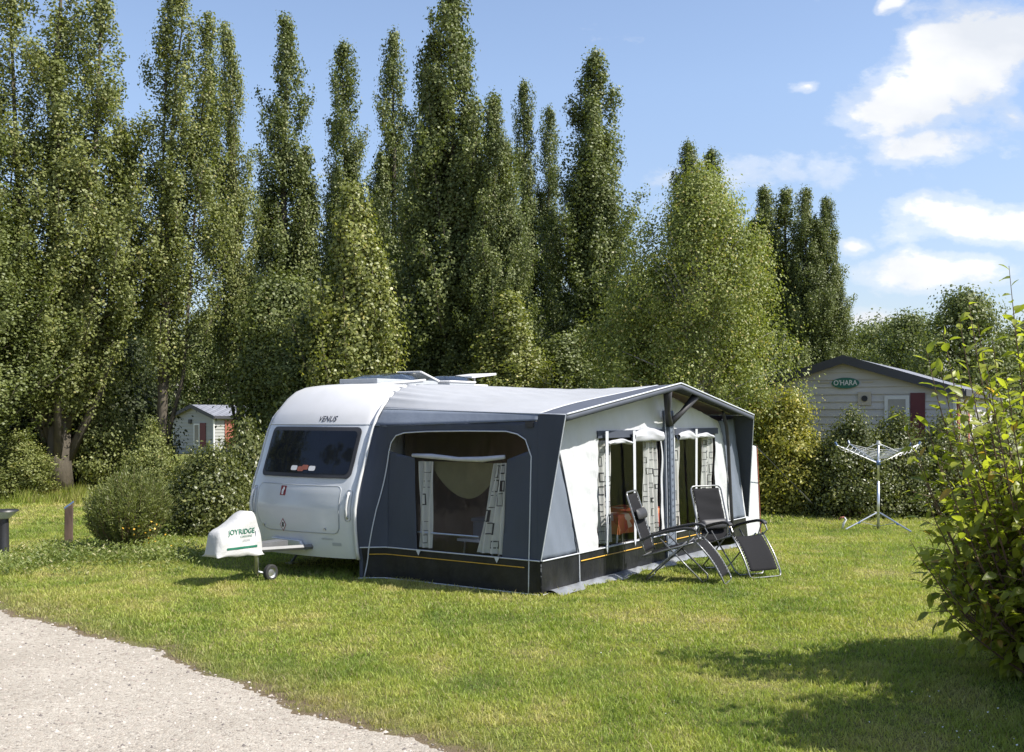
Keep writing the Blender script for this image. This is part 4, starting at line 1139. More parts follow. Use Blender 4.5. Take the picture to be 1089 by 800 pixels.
for (sx, sy) in ((0.25, 0.25), (0.25, CW - 0.25), (5.6, 0.25), (5.6, CW - 0.25)):
    m = MB(); m.tube([(sx + 0.25, sy, 0.24), (sx, sy, 0.02)], 0.018, 6); m.box((sx - 0.06, sy - 0.06, 0.0), (sx + 0.06, sy + 0.06, 0.02)); m.build('corner_steady', 'steel', car)
# near side inside the awning: door and window
m = MB(); m.slab(rrect(1.35, 0.38, 1.95, 2.05, 0.06), lambda a, b_, c: (a, -0.004 - c, b_), 0.02); dr = m.build('door', 'whitepl', car)
m = MB(); m.slab(rrect(1.45, 1.25, 1.85, 1.85, 0.05), lambda a, b_, c: (a, -0.026 - c, b_), 0.01); m.build('door_window', 'darkglass', dr)
m = MB(); m.slab(rrect(2.5, 1.1, 3.6, 1.7, 0.06), lambda a, b_, c: (a, -0.004 - c, b_), 0.02); m.build('side_window', 'darkglass', car)

# roof lights
def rooflight(x, y, lx, ly, h, tilt):
    zb = 2.405 + crown(y) - 0.005
    m = MB(); m.box((x - lx / 2, y - ly / 2, zb), (x + lx / 2, y + ly / 2, zb + 0.07)); b_ = m.build('rooflight', 'greypl', car, bevel=0.01)
    m = MB()
    T = Matrix.Translation((x + lx / 2, y, zb + 0.075)) @ Matrix.Rotation(math.radians(tilt), 4, 'Y') @ Matrix.Translation((-lx / 2, 0, 0))
    def fn(u, v):
        a = abs(2 * u - 1) ** 4; c = abs(2 * v - 1) ** 4
        return tuple(T @ Vector(((u - .5) * lx * 1.04, (v - .5) * ly * 1.04, h * (1 - a) * (1 - c))))
    m.grid(fn, 14, 12); m.build('dome', 'dome', b_, smooth='all')
    m = MB()
    cs = [T @ Vector(p) for p in ((-lx * .52, -ly * .52, 0), (lx * .52, -ly * .52, 0), (lx * .52, ly * .52, 0), (-lx * .52, ly * .52, 0))]
    m.tube(cs + [cs[0]], 0.014, 5); m.build('dome_rim', 'whitepl', b_)
    return b_
rooflight(1.42, 1.05, 1.0, 0.70, 0.13, -5)
rooflight(2.10, 0.95, 0.42, 0.42, 0.05, 16)
rooflight(2.85, 0.95, 0.62, 0.5, 0.10, 0)
m = MB(); m.box((3.2, 0.75, 2.44), (3.6, 1.15, 2.50)); vb = m.build('roof_vent', 'whitepl', car, bevel=0.01)
m = MB(); m.tube([(3.5, 0.95, 2.49), (3.5, 0.95, 2.61)], 0.02, 6); m.build('vent_post', 'whitepl', vb)
m = MB(); T = Matrix.Translation((3.42, 0.95, 2.62)) @ Matrix.Rotation(math.radians(-6), 4, 'Y'); m.box((-0.33, -0.26, 0), (0.33, 0.26, 0.035), M=T); m.build('vent_lid', 'whitepl', vb, bevel=0.012)

# hitch cover ------------------------------------------------------------
def cover():
    root = empty('hitch_cover', AWL, AWR, 'white vinyl hitch cover with green lettering over the caravan drawbar', 'cover')
    # side outline (x, z) from rear bottom round to front bottom
    top = [(-1.03, 0.33), (-1.005, 0.46), (-1.02, 0.60), (-1.06, 0.72), (-1.09, 0.835), (-1.13, 0.862), (-1.20, 0.852), (-1.28, 0.82), (-1.38, 0.75), (-1.50, 0.685), (-1.58, 0.665), (-1.63, 0.63), (-1.66, 0.50), (-1.69, 0.36)]
    top = densify(top, 0.03, False)
    for _ in range(1):
        top = [top[0]] + [((a[0] + 2 * b_[0] + c[0]) / 4, (a[1] + 2 * b_[1] + c[1]) / 4) for a, b_, c in zip(top, top[1:], top[2:])] + [top[-1]]
    base0, base1 = top[0], top[-1]; W2 = 0.19
    def half(x, z):
        """half width of the cover at a point of its side view"""
        t = min(1, max(0, (base0[0] - x) / (base0[0] - base1[0])))
        zt = float(np.interp(x, [-1.69, -1.66, -1.58, -1.50, -1.38, -1.28, -1.20, -1.05], [0.36, 0.50, 0.665, 0.685, 0.75, 0.82, 0.852, 0.852]))
        u = min(1, max(0, (zt - z) / max(0.05, zt - 0.34)))
        return W2 * (1 - 0.30 * t) * (0.60 + 0.46 * u ** 0.6)
    NN = 12
    def rib(i, j):
        """closed rib from one hem over the ridge to the other hem"""
        x, z = top[i]; t = i / (len(top) - 1)
        bx = base0[0] + (base1[0] - base0[0]) * t; bz = base0[1] + (base1[1] - base0[1]) * t
        v = j / (2 * NN) * 2 - 1; u = abs(v); s = 1 if v > 0 else -1
        u2 = max(0, (u - 0.12) / 0.88)
        X = x + (bx - x) * u2; Z = z + (bz - z) * u2
        h = W2 * (1 - 0.30 * t) * (0.60 * min(1, u / 0.12) ** 0.5 + 0.46 * u2 ** 0.6)
        f = 0.010 * math.sin(u * math.pi) * math.sin(8 * t + 4 * u + s) + 0.006 * math.sin(u * math.pi) * math.sin(21 * t - 6 * u)
        return (X, 0.98 + s * (h + f), Z - 0.006 * math.sin(15 * t + s) * u2 - (0.010 * (1 - min(1, u / 0.12)) * 0))
    m = MB(); n_ = 2 * NN + 1
    m.add([rib(i, j) for i in range(len(top)) for j in range(n_)], [(i * n_ + j, (i + 1) * n_ + j, (i + 1) * n_ + j + 1, i * n_ + j + 1) for i in range(len(top) - 1) for j in range(n_ - 1)])
    from mathutils.bvhtree import BVHTree
    bvh = BVHTree.FromPolygons([Vector(p) for p in m.v], m.f)
    m.build('cover_skin', 'cover', root, smooth=True, solid=0.003)
    def mp(xc, zc):
        def q(x, y, z):
            h = bvh.ray_cast(Vector((xc + x, 0.0, zc + y)), Vector((0, 1, 0)))
            yy0 = h[0].y if h[0] is not None else 0.98 - half(xc + x, zc + y)
            return (xc + x, yy0 - 0.008, zc + y)
        return q
    text_mesh('lettering', 'JOYRIDGE', 0.084, 'greenink', root, mp(-1.325, 0.63), shear=0.15, bold=0.001)
    text_mesh('lettering', 'CARAVANS', 0.036, 'greenink', root, mp(-1.27, 0.572), shear=0.2)
    text_mesh('lettering', 'LEISURE', 0.034, 'greypl', root, mp(-1.27, 0.525), shear=0.2)
    m = MB(); f_ = mp(-1.34, 0.445)
    for a in np.arange(-0.22, 0.22, 0.02):
        a = float(a); m.add([f_(a, -0.012, 0), f_(a + 0.02, -0.012, 0), f_(a + 0.02, 0.012, 0), f_(a, 0.012, 0)], [(0, 1, 2, 3)])
    m.build('printed_bar', 'greenink', root)
cover()

# ------------------------------------------------------------------ awning
aw = empty('awning', AWL, AWR, 'grey and white caravan awning with clear windows and a gabled roof', 'awning')
D = 2.5; TIP = 2.85; TX = 5.6; PX_ = 2.95; LB = 6.2
def front_z(x):      # gable edge height above the front
    return 2.02 + (2.44 - 2.02) * (x / PX_ if x < PX_ else (TX - x) / (TX - PX_))
def back_pt(a):
    pts = [(0.0, 0.22, 2.10), (0.05, 0.33, 2.24), (0.10, 0.48, 2.34), (0.16, 0.72, 2.41), (0.25, 1.3, 2.435), (0.5, 2.95, 2.44), (0.75, 4.6, 2.43), (0.9, 5.3, 2.36), (1.0, 5.65, 2.05)]
    for p, q in zip(pts, pts[1:]):
        if a <= q[0]:
            u = (a - p[0]) / (q[0] - p[0]); return (p[1] + (q[1] - p[1]) * u, p[2] + (q[2] - p[2]) * u)
    return pts[-1][1:]
def roof(a, t):
    bx, bz = back_pt(a); fx = a * TX; fz = front_z(fx)
    e = t
    x = bx + (fx - bx) * e; z = bz + (fz - bz) * e; y = -TIP * t
    z += (0.006 * math.sin(31 * x + 9 * y) + 0.005 * math.sin(17 * x - 13 * y + 2)) * math.sin(math.pi * min(1, t * 1.15)) * math.sin(math.pi * a)
    z -= 0.055 * math.sin(math.pi * t) * math.sin(math.pi * min(1, a * 1.02)) ** 0.7
    # gathered folds where the roof leaves the rail
    k = math.exp(-((a - 0.11) / 0.07) ** 2) * math.exp(-t * 5.0)
    z += 0.026 * math.sin(a * 170) * k; x += 0.010 * math.sin(a * 170 + 1) * k
    return (x, y, z)
TC = 0.875
m = MB(); m.grid(lambda u, v: roof(u, v * TC), 120, 40); m.build('roof', 'roof_fab', aw, smooth='all', solid=0.004)
m = MB(); m.grid(lambda u, v: roof(u, TC + v * (1 - TC)), 60, 6)
m.grid(lambda u, v: (u * TX, -TIP - 0.003, front_z(u * TX) - 0.075 * v), 60, 1)
MT['canopy'] = surf('canopy_dark_fabric', (0.078, 0.088, 0.115), 0.7, 0.1, 3, bump=0.2, bscale=4, transl=0.05)
m.build('canopy', 'canopy', aw, smooth=True, solid=0.004)
m = MB(); m.tube([(x, -TIP - 0.008, front_z(x) + 0.004) for x in [TX * i / 40 for i in range(41)]], 0.011, 6)
m.tube([roof(0, t / 20) for t in range(21)], 0.008, 6)
m.build('roof_piping', 'piping', aw, smooth='all')
m = MB(); m.tube([(roof(a / 40, TC)[0], roof(a / 40, TC)[1], roof(a / 40, TC)[2] + 0.004) for a in range(41)], 0.006, 5); m.build('canopy_seam', 'piping', aw, smooth='all')
# grey band under the left eave
def band(u, v):
    x, y, z = roof(0, u * TC)
    lo = 1.87 + (1.955 - 1.87) * u
    bx = prof_x(lo) if u < 0.02 else 0.0
    x2 = prof_x(lo) * max(0, 1 - u * 8) - 0.012
    return (x + (x2 - x) * v, y, z + (lo - z) * v + 0.012 * math.sin(u * 40) * math.exp(-u * 7) * v)
m = MB(); m.grid(band, 40, 4); m.build('eave_band', 'midgrey', aw, smooth='all', solid=0.003)

# left side wall with its arched window opening; coordinates (t=depth, z)
def sidep(t, z):
    xr = prof_x(z) if z < 1.98 else prof_x(1.98)
    k = max(0, 1 - t / 0.28) ** 1.3
    w = 0.018 * math.sin(t * 30) * k
    return (xr * k - 0.004 + w, -t - 0.02, z)
arch = [(0.30, 1.57), (0.335, 1.68), (0.41, 1.765), (0.54, 1.80), (0.9, 1.82), (1.5, 1.83), (2.05, 1.83), (2.20, 1.80), (2.31, 1.74), (2.375, 1.62), (2.05, 1.51), (1.985, 0.40), (0.735, 0.40), (0.70, 1.50)]
topz = lambda t: 1.90 + 0.045 * t / D
m = MB()
strip_l = [(0.0, 0.0), (0.28, 0.0)]
m.grid(lambda u, v: sidep(0.28 * u, v * topz(0)), 10, 24)
m.plate([(0.28, 0.0), (D, 0.0), (D, topz(D)), (0.28, topz(0))], [arch], lambda a, b_: sidep(a, b_))
def side_fold(x, y, z):
    t = -y; k = min(1, max(0, (t - 0.02) / 0.2)) * min(1, max(0, (D - t) / 0.1)) * min(1, max(0, (z - 0.40) / 0.15))
    q = 0.006 * math.sin(7 * (t + 0.7 * z) + 2 * math.sin(2.3 * z)) + 0.004 * math.sin(19 * (t - 0.45 * z) + 1.7 * math.sin(4 * t)) + 0.003 * math.sin(41 * t + 3 * math.sin(3 * z)) * math.exp(-abs(z - 1.9) * 3)
    return (x + q * k, y, z)
side = m.build('side_wall', 'navy', aw, solid=0.003, smooth='all', cut=((1, 2), 0.05), fold=side_fold)
for o_ in (0,):
    md = None
# wing: dark triangle reaching forward under the eave, both sides
def wing(x, xt):
    m = MB(); V = [(x - 0.006 if x < 1 else x, -D - 0.02, 2.0), (xt, -TIP, 2.0), (x, -D - 0.03, 0.38), (x, -D - 0.02, 0.38)]
    m.add([(x, -D + 0.01, 0.39), (x, -D - 0.03, 0.39), (xt, -TIP, 2.015), (xt, -D + 0.01, 2.015)], [(0, 1, 2, 3)])
    o = m.build('wing_panel', 'navy', aw, solid=0.004)
    m = MB(); m.tube([(x - 0.004, -D - 0.034, 0.39), (xt - 0.004, -TIP - 0.004, 2.015)], 0.007, 6); m.build('wing_piping', 'piping', aw)
wing(-0.008, -0.008); wing(LB + 0.01, TX + 0.005)
# side valance + piping + stripe
def sline(pts, off, r, name, mat, n=6):
    m = MB(); m.tube([(sidep(t, z)[0] - off, sidep(t, z)[1], z) for (t, z) in densify(pts, 0.08, False)], r, n); return m.build(name, mat, aw, smooth='all')
m = MB(); m.grid(lambda u, v: (sidep(0.03 + (D - 0.02) * u, 0.39 * v)[0] - 0.010 - 0.006 * math.sin(u * 23) * (1 - v), sidep(0.03 + (D - 0.02) * u, 0)[1], 0.385 * v + 0.004), 60, 8)
m.build('side_valance', 'pvc', aw, smooth='all')
sline([(0.02, 0.39), (D, 0.39)], 0.016, 0.008, 'valance_piping', 'piping')
sline([(0.10, 0.305), (2.30, 0.305)], 0.022, 0.006, 'valance_stripe', 'orange', 4)
sline([(0.0, 0.012), (D, 0.012)], 0.02, 0.008, 'hem_piping', 'piping')
sline([(0.04, 0.02), (0.17, 0.85)] + arch[:9] + [(2.385, 1.55), (2.355, 0.4), (2.35, 0.02)], 0.010, 0.008, 'arch_piping', 'piping')
sline([(0.72, 0.42), (0.80, 0.34)], 0.02, 0.01, 'hook_tab', 'piping') if False else None
for tt in (0.80, 1.95):
    m = MB(); m.slab([(tt - 0.04, 0.40), (tt + 0.04, 0.40), (tt, 0.33)], lambda a, b_, c: (-0.032 - c, -a, b_), 0.006); m.build('hook_tab', 'piping', aw)
m = MB(); m.box((-0.035, -2.44, 1.88), (-0.015, -2.34, 1.945)); m.build('gutter_clip', 'seam', aw)
# window film, curtains, blind
film = [(0.70, 1.50), (2.05, 1.51), (1.985, 0.40), (0.735, 0.40)]
m = MB(); m.plate(film, [], lambda a, b_: (0.012, -a - 0.02, b_)); m.build('window_film', 'vinyl', aw)
m = MB(); m.plate(arch[:10] + [(2.05, 1.51), (0.70, 1.50)], [], lambda a, b_: (0.012, -a - 0.02, b_)); m.build('upper_window_film', 'vinyl', aw)
def curtain(P4, fold, name='curtain', seed=0, dirx=(0, -1, 0), depth=(1, 0, 0), base=(0.03, -0.02, 0)):
    """P4: top-left, top-right, bottom-right, bottom-left in (s,z); s runs along dirx"""
    d = Vector(dirx); dp = Vector(depth); b0 = Vector(base)
    def S3(u, v, off=0.0):
        tl, tr, br, bl = P4
        s = (tl[0] * (1 - u) + tr[0] * u) * v + (bl[0] * (1 - u) + br[0] * u) * (1 - v)
        z = (tl[1] * (1 - u) + tr[1] * u) * v + (bl[1] * (1 - u) + br[1] * u) * (1 - v)
        w = 0.022 * math.sin(u * fold * 6.283 + 0.9 * math.sin(v * 5)) + 0.008 * math.sin(u * fold * 14 + 4 * v)
        p = b0 + d * s + dp * (w - off); return (p.x, p.y, z)
    m = MB(); m.grid(lambda u, v: S3(u, v), 24, 30)
    rng = random.Random(seed)
    wd = abs(P4[1][0] - P4[0][0]) + abs(P4[2][0] - P4[3][0]); wd /= 2; hh = abs(P4[0][1] - P4[3][1])
    nrow = int(hh / 0.17); ncol = max(1, int(round(wd / 0.14)))
    for i in range(nrow):
        for j in range(ncol):
            cu = (j + 0.5 + rng.uniform(-.12, .12)) / ncol; cvv = (i + 0.5 + rng.uniform(-.15, .15)) / nrow
            if rng.random() < 0.22: continue
            su = rng.uniform(0.030, 0.066) / wd; sv = rng.uniform(0.03, 0.075) / hh; t_ = rng.choice((0.006, 0.009, 0.014))
            cu += rng.uniform(-.2, .2) / ncol
            for (a, b_, c, e) in ((-su, -sv, su, -sv + t_ / hh * 1), (-su, sv - t_ / hh, su, sv), (-su, -sv, -su + t_ / wd, sv), (su - t_ / wd * (2 if rng.random() < .3 else 1), -sv, su, sv)):
                k = 4
                for q in range(k):
                    u0 = cu + a + (c - a) * q / k; u1 = cu + a + (c - a) * (q + 1) / k
                    u0 = min(max(u0, 0), 1); u1 = min(max(u1, 0), 1)
                    if u1 - u0 < 1e-5: continue
                    m.add([S3(u0, cvv + b_, 0.003), S3(u1, cvv + b_, 0.003), S3(u1, cvv + e, 0.003), S3(u0, cvv + e, 0.003)], [(0, 1, 2, 3)], 1)
    return m.build(name, ['curtain', 'black'], aw, smooth='all', recalc=False)
curtain([(0.75, 1.46), (0.97, 1.46), (0.94, 0.42), (0.74, 0.42)], 2, seed=1)
curtain([(1.86, 1.46), (2.03, 1.47), (1.98, 0.42), (1.60, 0.42)], 3, seed=2)
m = MB(); m.tube([(-0.02, -0.70, 1.53), (-0.03, -1.0, 1.525), (-0.035, -1.4, 1.50), (-0.03, -1.75, 1.505), (-0.02, -2.05, 1.54)], [0.022, 0.032, 0.026, 0.034, 0.024], 10)
m.build('rolled_blind', 'blind', aw, smooth='all')
m = MB(); m.grid(lambda u, v: (0.06 + 0.05 * math.sin(math.pi * u), -0.97 - 0.92 * u, 1.46 - (0.10 + 0.33 * math.sin(math.pi * u) ** 0.8) * v), 24, 6); m.build('window_net', 'netting', aw, smooth='all')
m = MB(); m.tube([(0.03, -0.735, 0.60), (0.03, -1.65, 0.60)], 0.012, 6); m.build('window_bar', 'alu', aw)

# front wall, plane y = -2.5; coordinates (x, z)
def top_front(x):
    return front_z(min(max(x * TX / 5.75, 0), TX)) - 0.02
fwp = lambda x, z: (x - 0.10 * (x / LB) * (z / 2.0) * 4.5 if False else x * (1 - (1 - TX / LB) * min(1, z / 2.0)) , -D - 0.02, z)
# straight window edges: undo the splay for points given at photo measured x (they were measured on screen)
def W_(x, z):
    k = (1 - (1 - TX / LB) * min(1, z / 2.0)); return (x / k, z)
WL = (1.30, 3.04, 0.40, 1.775); WR = (3.47, 4.88, 0.40, 1.78)
def quad(w): return [W_(w[0], w[2]), W_(w[1], w[2]), W_(w[1], w[3]), W_(w[0], w[3])]
outer = [(0.84, 0.39), (5.66, 0.39), W_(5.35, 1.2), W_(5.18, 1.7), W_(5.0, 1.93), (3.35, 2.345), (3.27, 2.355), (3.20, 2.345), (0.25, 1.965), W_(0.18, 1.93), W_(0.46, 1.38)]
m = MB(); m.plate(outer, [quad(WL), quad(WR)], fwp); 
def front_fold(x, y, z):
    q = 0.007 * math.sin(8 * (x + 0.9 * z) + 2.2 * math.sin(1.7 * z + x)) + 0.004 * math.sin(23 * (x + 0.55 * z) + 2 * math.sin(3 * x)) + 0.003 * math.sin(37 * (x - 0.25 * z) + 2.5 * math.sin(5 * z))
    e = 0.006 * math.exp(-abs(x - 1.25) * 5) * math.sin(30 * z + 4 * x)
    return (x, y - q - e, z)
m.build('front_wall', 'white_fab', aw, solid=0.003, smooth='all', cut=((0, 2), 0.05), fold=front_fold)
MT['interior_shade'] = surf('interior_shade_brown', (0.11, 0.092, 0.082), 0.8, 0.1, 3, bump=0.3, bscale=5)  # dark brown standing in for the shade inside the awning
m = MB(); m.plate(outer, [quad(WL), quad(WR)], lambda a, b_: (fwp(a, b_)[0], -D + 0.004, b_)); m.build('front_shade_sheet', 'interior_shade', aw, solid=0.003)  # added dark sheet behind the white wall, interior shade put in as colour
# grey end strips
m = MB(); m.plate([(0.0, 0.39), (0.84, 0.39), W_(0.46, 1.38), W_(0.18, 1.93), (0.0, 1.97)], [], fwp); m.build('front_strip', 'midgrey', aw, solid=0.003, smooth='all', cut=((0, 2), 0.06), fold=front_fold)
m = MB(); m.plate([(5.66, 0.39), (LB, 0.39), (LB, 1.97), W_(5.0, 1.93), W_(5.18, 1.7), W_(5.35, 1.2)], [], fwp); m.build('front_strip', 'midgrey', aw, solid=0.003, smooth='all', cut=((0, 2), 0.06), fold=front_fold)
m = MB(); m.tube([(*fwp(0.84, 0.02)[:1], -D - 0.035, 0.02), (0.84 * 0.98, -D - 0.035, 0.39)], 0.008, 6); 
m.build('strip_piping', 'piping', aw)
m = MB(); m.tube([(0.82, -D - 0.035, 0.39), (0.60, -D - 0.035, 1.0), (0.46, -D - 0.035, 1.38), (0.25, -D - 0.035, 1.9)], 0.009, 6); m.build('strip_edge', 'navy', aw)
# curved dark leg on the right
m = MB(); m.tube([(5.50, -D - 0.06, 0.05), (5.42, -D - 0.06, 0.6), (5.34, -D - 0.06, 1.2), (5.24, -D - 0.08, 1.62), (5.08, -D - 0.12, 1.86), (4.75, -D - 0.2, 2.06)], 0.028, 8); m.build('veranda_leg', 'seam', aw, smooth='all')
# valance of the front wall
kx = lambda x, z: x * (1 - (1 - TX / LB) * min(1, z / 2.0))
m = MB(); m.grid(lambda u, v: (kx(LB * u, 0.39 * v), -D - 0.034 - 0.008 * math.sin(u * 41) * (1 - v), 0.386 * v + 0.003), 90, 8)
m.build('front_valance', 'pvc', aw, smooth='all')
m = MB(); m.tube([(kx(LB * i / 30, 0.39), -D - 0.044, 0.39) for i in range(31)], 0.008, 6)
m.tube([(LB * i / 30, -D - 0.05, 0.012 + 0.008 * math.sin(i)) for i in range(31)], 0.008, 6); m.build('front_piping', 'piping', aw)
m = MB()
m.tube([(0.85 + (5.2) * i / 30, -D - 0.046, 0.295) for i in range(31)], 0.007, 4); m.build('front_stripe', 'orange', aw)
# mud flap crumpled on the lawn
def flap(u, v):
    x = 0.1 + 5.9 * u; return (x, -D - 0.04 - v * (0.16 + 0.05 * math.sin(x * 5) + 0.03 * math.sin(x * 13)), 0.035 * (1 - v) + 0.018 * (1 + math.sin(x * 17 + 3 * v)) * math.sin(math.pi * v) + 0.012)
m = MB(); m.grid(flap, 120, 8); m.build('mud_flap', 'mud', aw, smooth='all')
# centre leg strip with lacing, V brace
m = MB(); m.grid(lambda u, v: (3.06 + 0.30 * u + 0.10 * (1 - v) * 1, -D - 0.045 - 0.012 * math.sin(math.pi * u), 0.06 + 2.02 * v), 6, 20); cs_ = m.build('centre_strip', 'slate', aw, smooth='all', solid=0.006)
m = MB(); pts = []
for i in range(41):
    v = i / 40; pts.append((3.06 + 0.10 * (1 - v) + (0.06 if i % 2 else 0.24), -D - 0.066, 0.12 + 1.85 * v))
m.tube(pts, 0.0035, 4); m.build('lacing', 'black', cs_)
for s in (0.02, 0.28):
    m = MB(); m.tube([(3.16 + s, -D - 0.06, 0.06), (3.06 + s, -D - 0.06, 2.08)], 0.007, 5); m.build('strip_edge', 'piping', cs_)
m = MB(); m.tube([(3.22, -D - 0.09, 0.45), (3.16, -D - 0.09, 1.92)], 0.020, 8)
m.build('centre_pole', 'slate', aw)
for (xa, xb) in ((3.16, 2.66), (3.16, 3.58)):
    m = MB(); m.tube([(xa, -D - 0.09, 1.90), ((xa + xb) / 2, -D - 0.18, 2.06), (xb, -TIP + 0.05, front_z(xb * 0.97) - 0.06)], [0.05, 0.038, 0.06], 8); m.build('canopy_brace', 'seam', aw, smooth='all')
# window dressings on the front
FY = -D - 0.02
def fcurt(x0t, x1t, x0b, x1b, seed, top=1.70, fold=2):
    return curtain([(x0t, top), (x1t, top), (x1b, 0.43), (x0b, 0.43)], fold, seed=seed, dirx=(1, 0, 0), depth=(0, 1, 0), base=(0, FY + 0.05, 0))
fcurt(1.38, 1.66, 1.42, 1.74, 3); fcurt(2.60, 2.98, 2.66, 3.08, 4, 1.72, 3); fcurt(3.50, 3.68, 3.52, 3.74, 5, fold=1); fcurt(4.50, 4.86, 4.54, 4.88, 6)
for w in (WL, WR):
    m = MB(); m.plate([(w[0], w[2]), (w[1], w[2]), (w[1], w[3]), (w[0], w[3])], [], lambda a, b_: (a, FY + 0.028, b_)); m.build('window_film', 'vinyl', aw)
    m = MB(); m.box((w[0] - 0.05, FY - 0.03, w[3] - 0.04), (w[1] + 0.05, FY - 0.008, w[3] + 0.05)); m.build('blind_header', 'navy', aw)
def roll(x0, x1, z, h, seed):
    rng = random.Random(seed); n_ = 24
    m = MB()
    def fn(u, v):
        a = v * 6.283; x = x0 + (x1 - x0) * u
        lump = 0.028 + 0.006 * math.sin(u * 9 + seed)
        hh = h * (0.5 + 0.5 * math.sin(math.pi * (0.12 + 0.76 * u))) 
        return (x, FY - 0.045 - (lump * (1 + 0.25 * math.sin(3 * a + u * 9))) * math.cos(a), z + hh * 0.5 * math.sin(a) + 0.03 * math.sin(math.pi * u) + 0.004 * math.sin(u * 13) )
    m.grid(fn, n_ * 2, 14); m.build('rolled_blind', 'blind', aw, smooth='all')
roll(1.45, 2.10, 1.66, 0.06, 1); roll(2.15, 3.02, 1.73, 0.17, 2); roll(3.50, 4.08, 1.71, 0.12, 3); roll(4.10, 4.70, 1.70, 0.07, 4)
for (xt, xb, zb) in ((2.12, 2.22, 0.36), (4.05, 4.12, 0.36), (1.40, 1.48, 0.34)):
    m = MB(); m.add([(xt - 0.035, FY - 0.07, 1.82), (xt + 0.035, FY - 0.07, 1.82), (xb + 0.03, FY - 0.035, zb + 0.05), (xb, FY - 0.035, zb - 0.03), (xb - 0.03, FY - 0.035, zb + 0.05)], [(0, 1, 2, 3, 4)])
    m.build('blind_strap', 'piping', aw, solid=0.004)
# back (caravan) draught skirt, right wall, ground sheet
m = MB(); m.grid(lambda u, v: (LB - (LB - TX) * v * 0.95, -D * u, 2.02 * v), 6, 6); m.build('right_wall', 'navy', aw, solid=0.003)
m = MB(); m.box((0.03, -D + 0.02, 0.004), (LB - 0.05, -0.02, 0.012)); m.build('groundsheet', 'groundsheet', aw)
m = MB()
for (x, y) in ((0.12, -D + 0.12), (LB - 0.7, -D + 0.12)): m.tube([(x, y, 0.01), (x, y, 1.96)], 0.014, 8)
m.tube([(PX_, -D + 0.05, 2.36), (PX_, -0.05, 2.37)], 0.014, 8); m.build('inner_frame', 'alu', aw)

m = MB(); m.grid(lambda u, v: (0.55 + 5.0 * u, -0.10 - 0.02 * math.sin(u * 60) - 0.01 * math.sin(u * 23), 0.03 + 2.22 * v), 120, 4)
m.build('back_shade_sheet', 'interior_shade', aw, smooth='all')  # added dark sheet before the caravan side, so the inside looks dim
# annexe on the far wall
an = empty('annexe_tent', AWL, AWR, 'small white annexe tent with a red edge on the right end of the awning', 'tent')
def anx(u, v):
    return None
m = MB()
x0, x1 = LB + 0.02, LB + 0.98
V = [(x0, -D + 0.15, 0.02), (x1 + 0.06, -D + 0.15, 0.02), (x1 + 0.06, -0.4, 0.02), (x0, -0.4, 0.02), (x0 - 0.45, -D + 0.15, 1.66), (x1 - 0.12, -D + 0.15, 1.50), (x1 - 0.12, -0.4, 1.50), (x0 - 0.45, -0.4, 1.66)]
m.add(V, [(0, 1, 5, 4), (1, 2, 6, 5), (2, 3, 7, 6), (4, 5, 6, 7)]); m.build('annexe_skin', 'white_fab', an, bevel=0.03)
m = MB(); m.tube([V[5], V[1]], 0.010, 6); m.build('annexe_piping', 'brickred', an)

# guy line
gx, gy = G(873, 546)
p0 = Vector((XD(803, 16.2), 16.2, 1.55)); p1 = Vector((gx, gy, 0.02))
g0 = empty('guy_line', (gx, gy, 0), 0, 'black guy line with a light grey lower half running from the awning to the hedge', 'rope')
m = MB(); mid_ = p0.lerp(p1, 0.62); off = Vector((gx, gy, 0))
m.tube([p0 - off, mid_ - off], 0.008, 5); m.build('rope', 'black', g0)
m = MB(); m.tube([mid_ - off, p1 - off], 0.014, 5); m.build('tensioner', 'alu', g0)
m = MB(); m.tube([(0, 0, 0), (0.03, 0.02, 0.09)], 0.007, 5); m.build('peg', 'steel', g0)

# furniture inside the awning
def table(name, x, y, lx, ly, h, mat, label):
    a = AWR; wx = AWL[0] + x * math.cos(a) - y * math.sin(a); wy = AWL[1] + x * math.sin(a) + y * math.cos(a)
    t = empty(name, (wx, wy, 0.012), a, label, 'table')
    m = MB(); m.box((-lx / 2, -ly / 2, h - 0.03), (lx / 2, ly / 2, h)); m.build('table_top', 'whitepl', t)
    for sx in (-1, 1):
        for sy in (-1, 1):
            m = MB(); m.tube([(sx * lx * .45, sy * ly * .42, 0), (sx * lx * .4, sy * ly * .38, h - 0.03)], 0.014, 6); m.build('leg', 'alu', t)
    return t, wx, wy
t, wx, wy = table('camping_table', 3.3, -1.75, 1.5, 0.75, 0.66, 'cloth_red', 'folding camping table under the red cloth, seen through the front windows')
def clothm():
    m, nt, out = new_mat('patterned_tablecloth')
    tc = N(nt, 'ShaderNodeTexCoord')
    v = N(nt, 'ShaderNodeTexVoronoi'); v.inputs['Scale'].default_value = 7; nt.links.new(tc.outputs['Object'], v.inputs['Vector'])
    s = N(nt, 'ShaderNodeSeparateColor'); nt.links.new(v.outputs['Color'], s.inputs[0])
    c = ramp(nt, s.outputs[0], [(0.0, (0.48, 0.08, 0.04)), (0.4, (0.62, 0.20, 0.08)), (0.6, (0.65, 0.50, 0.40)), (0.8, (0.30, 0.04, 0.04))], 'CONSTANT')
    b = N(nt, 'ShaderNodeBsdfPrincipled'); nt.links.new(c, b.inputs['Base Color']); b.inputs['Roughness'].default_value = 0.7
    nt.links.new(b.outputs[0], out.inputs[0]); return m
MT['tcloth'] = clothm()
m = MB()
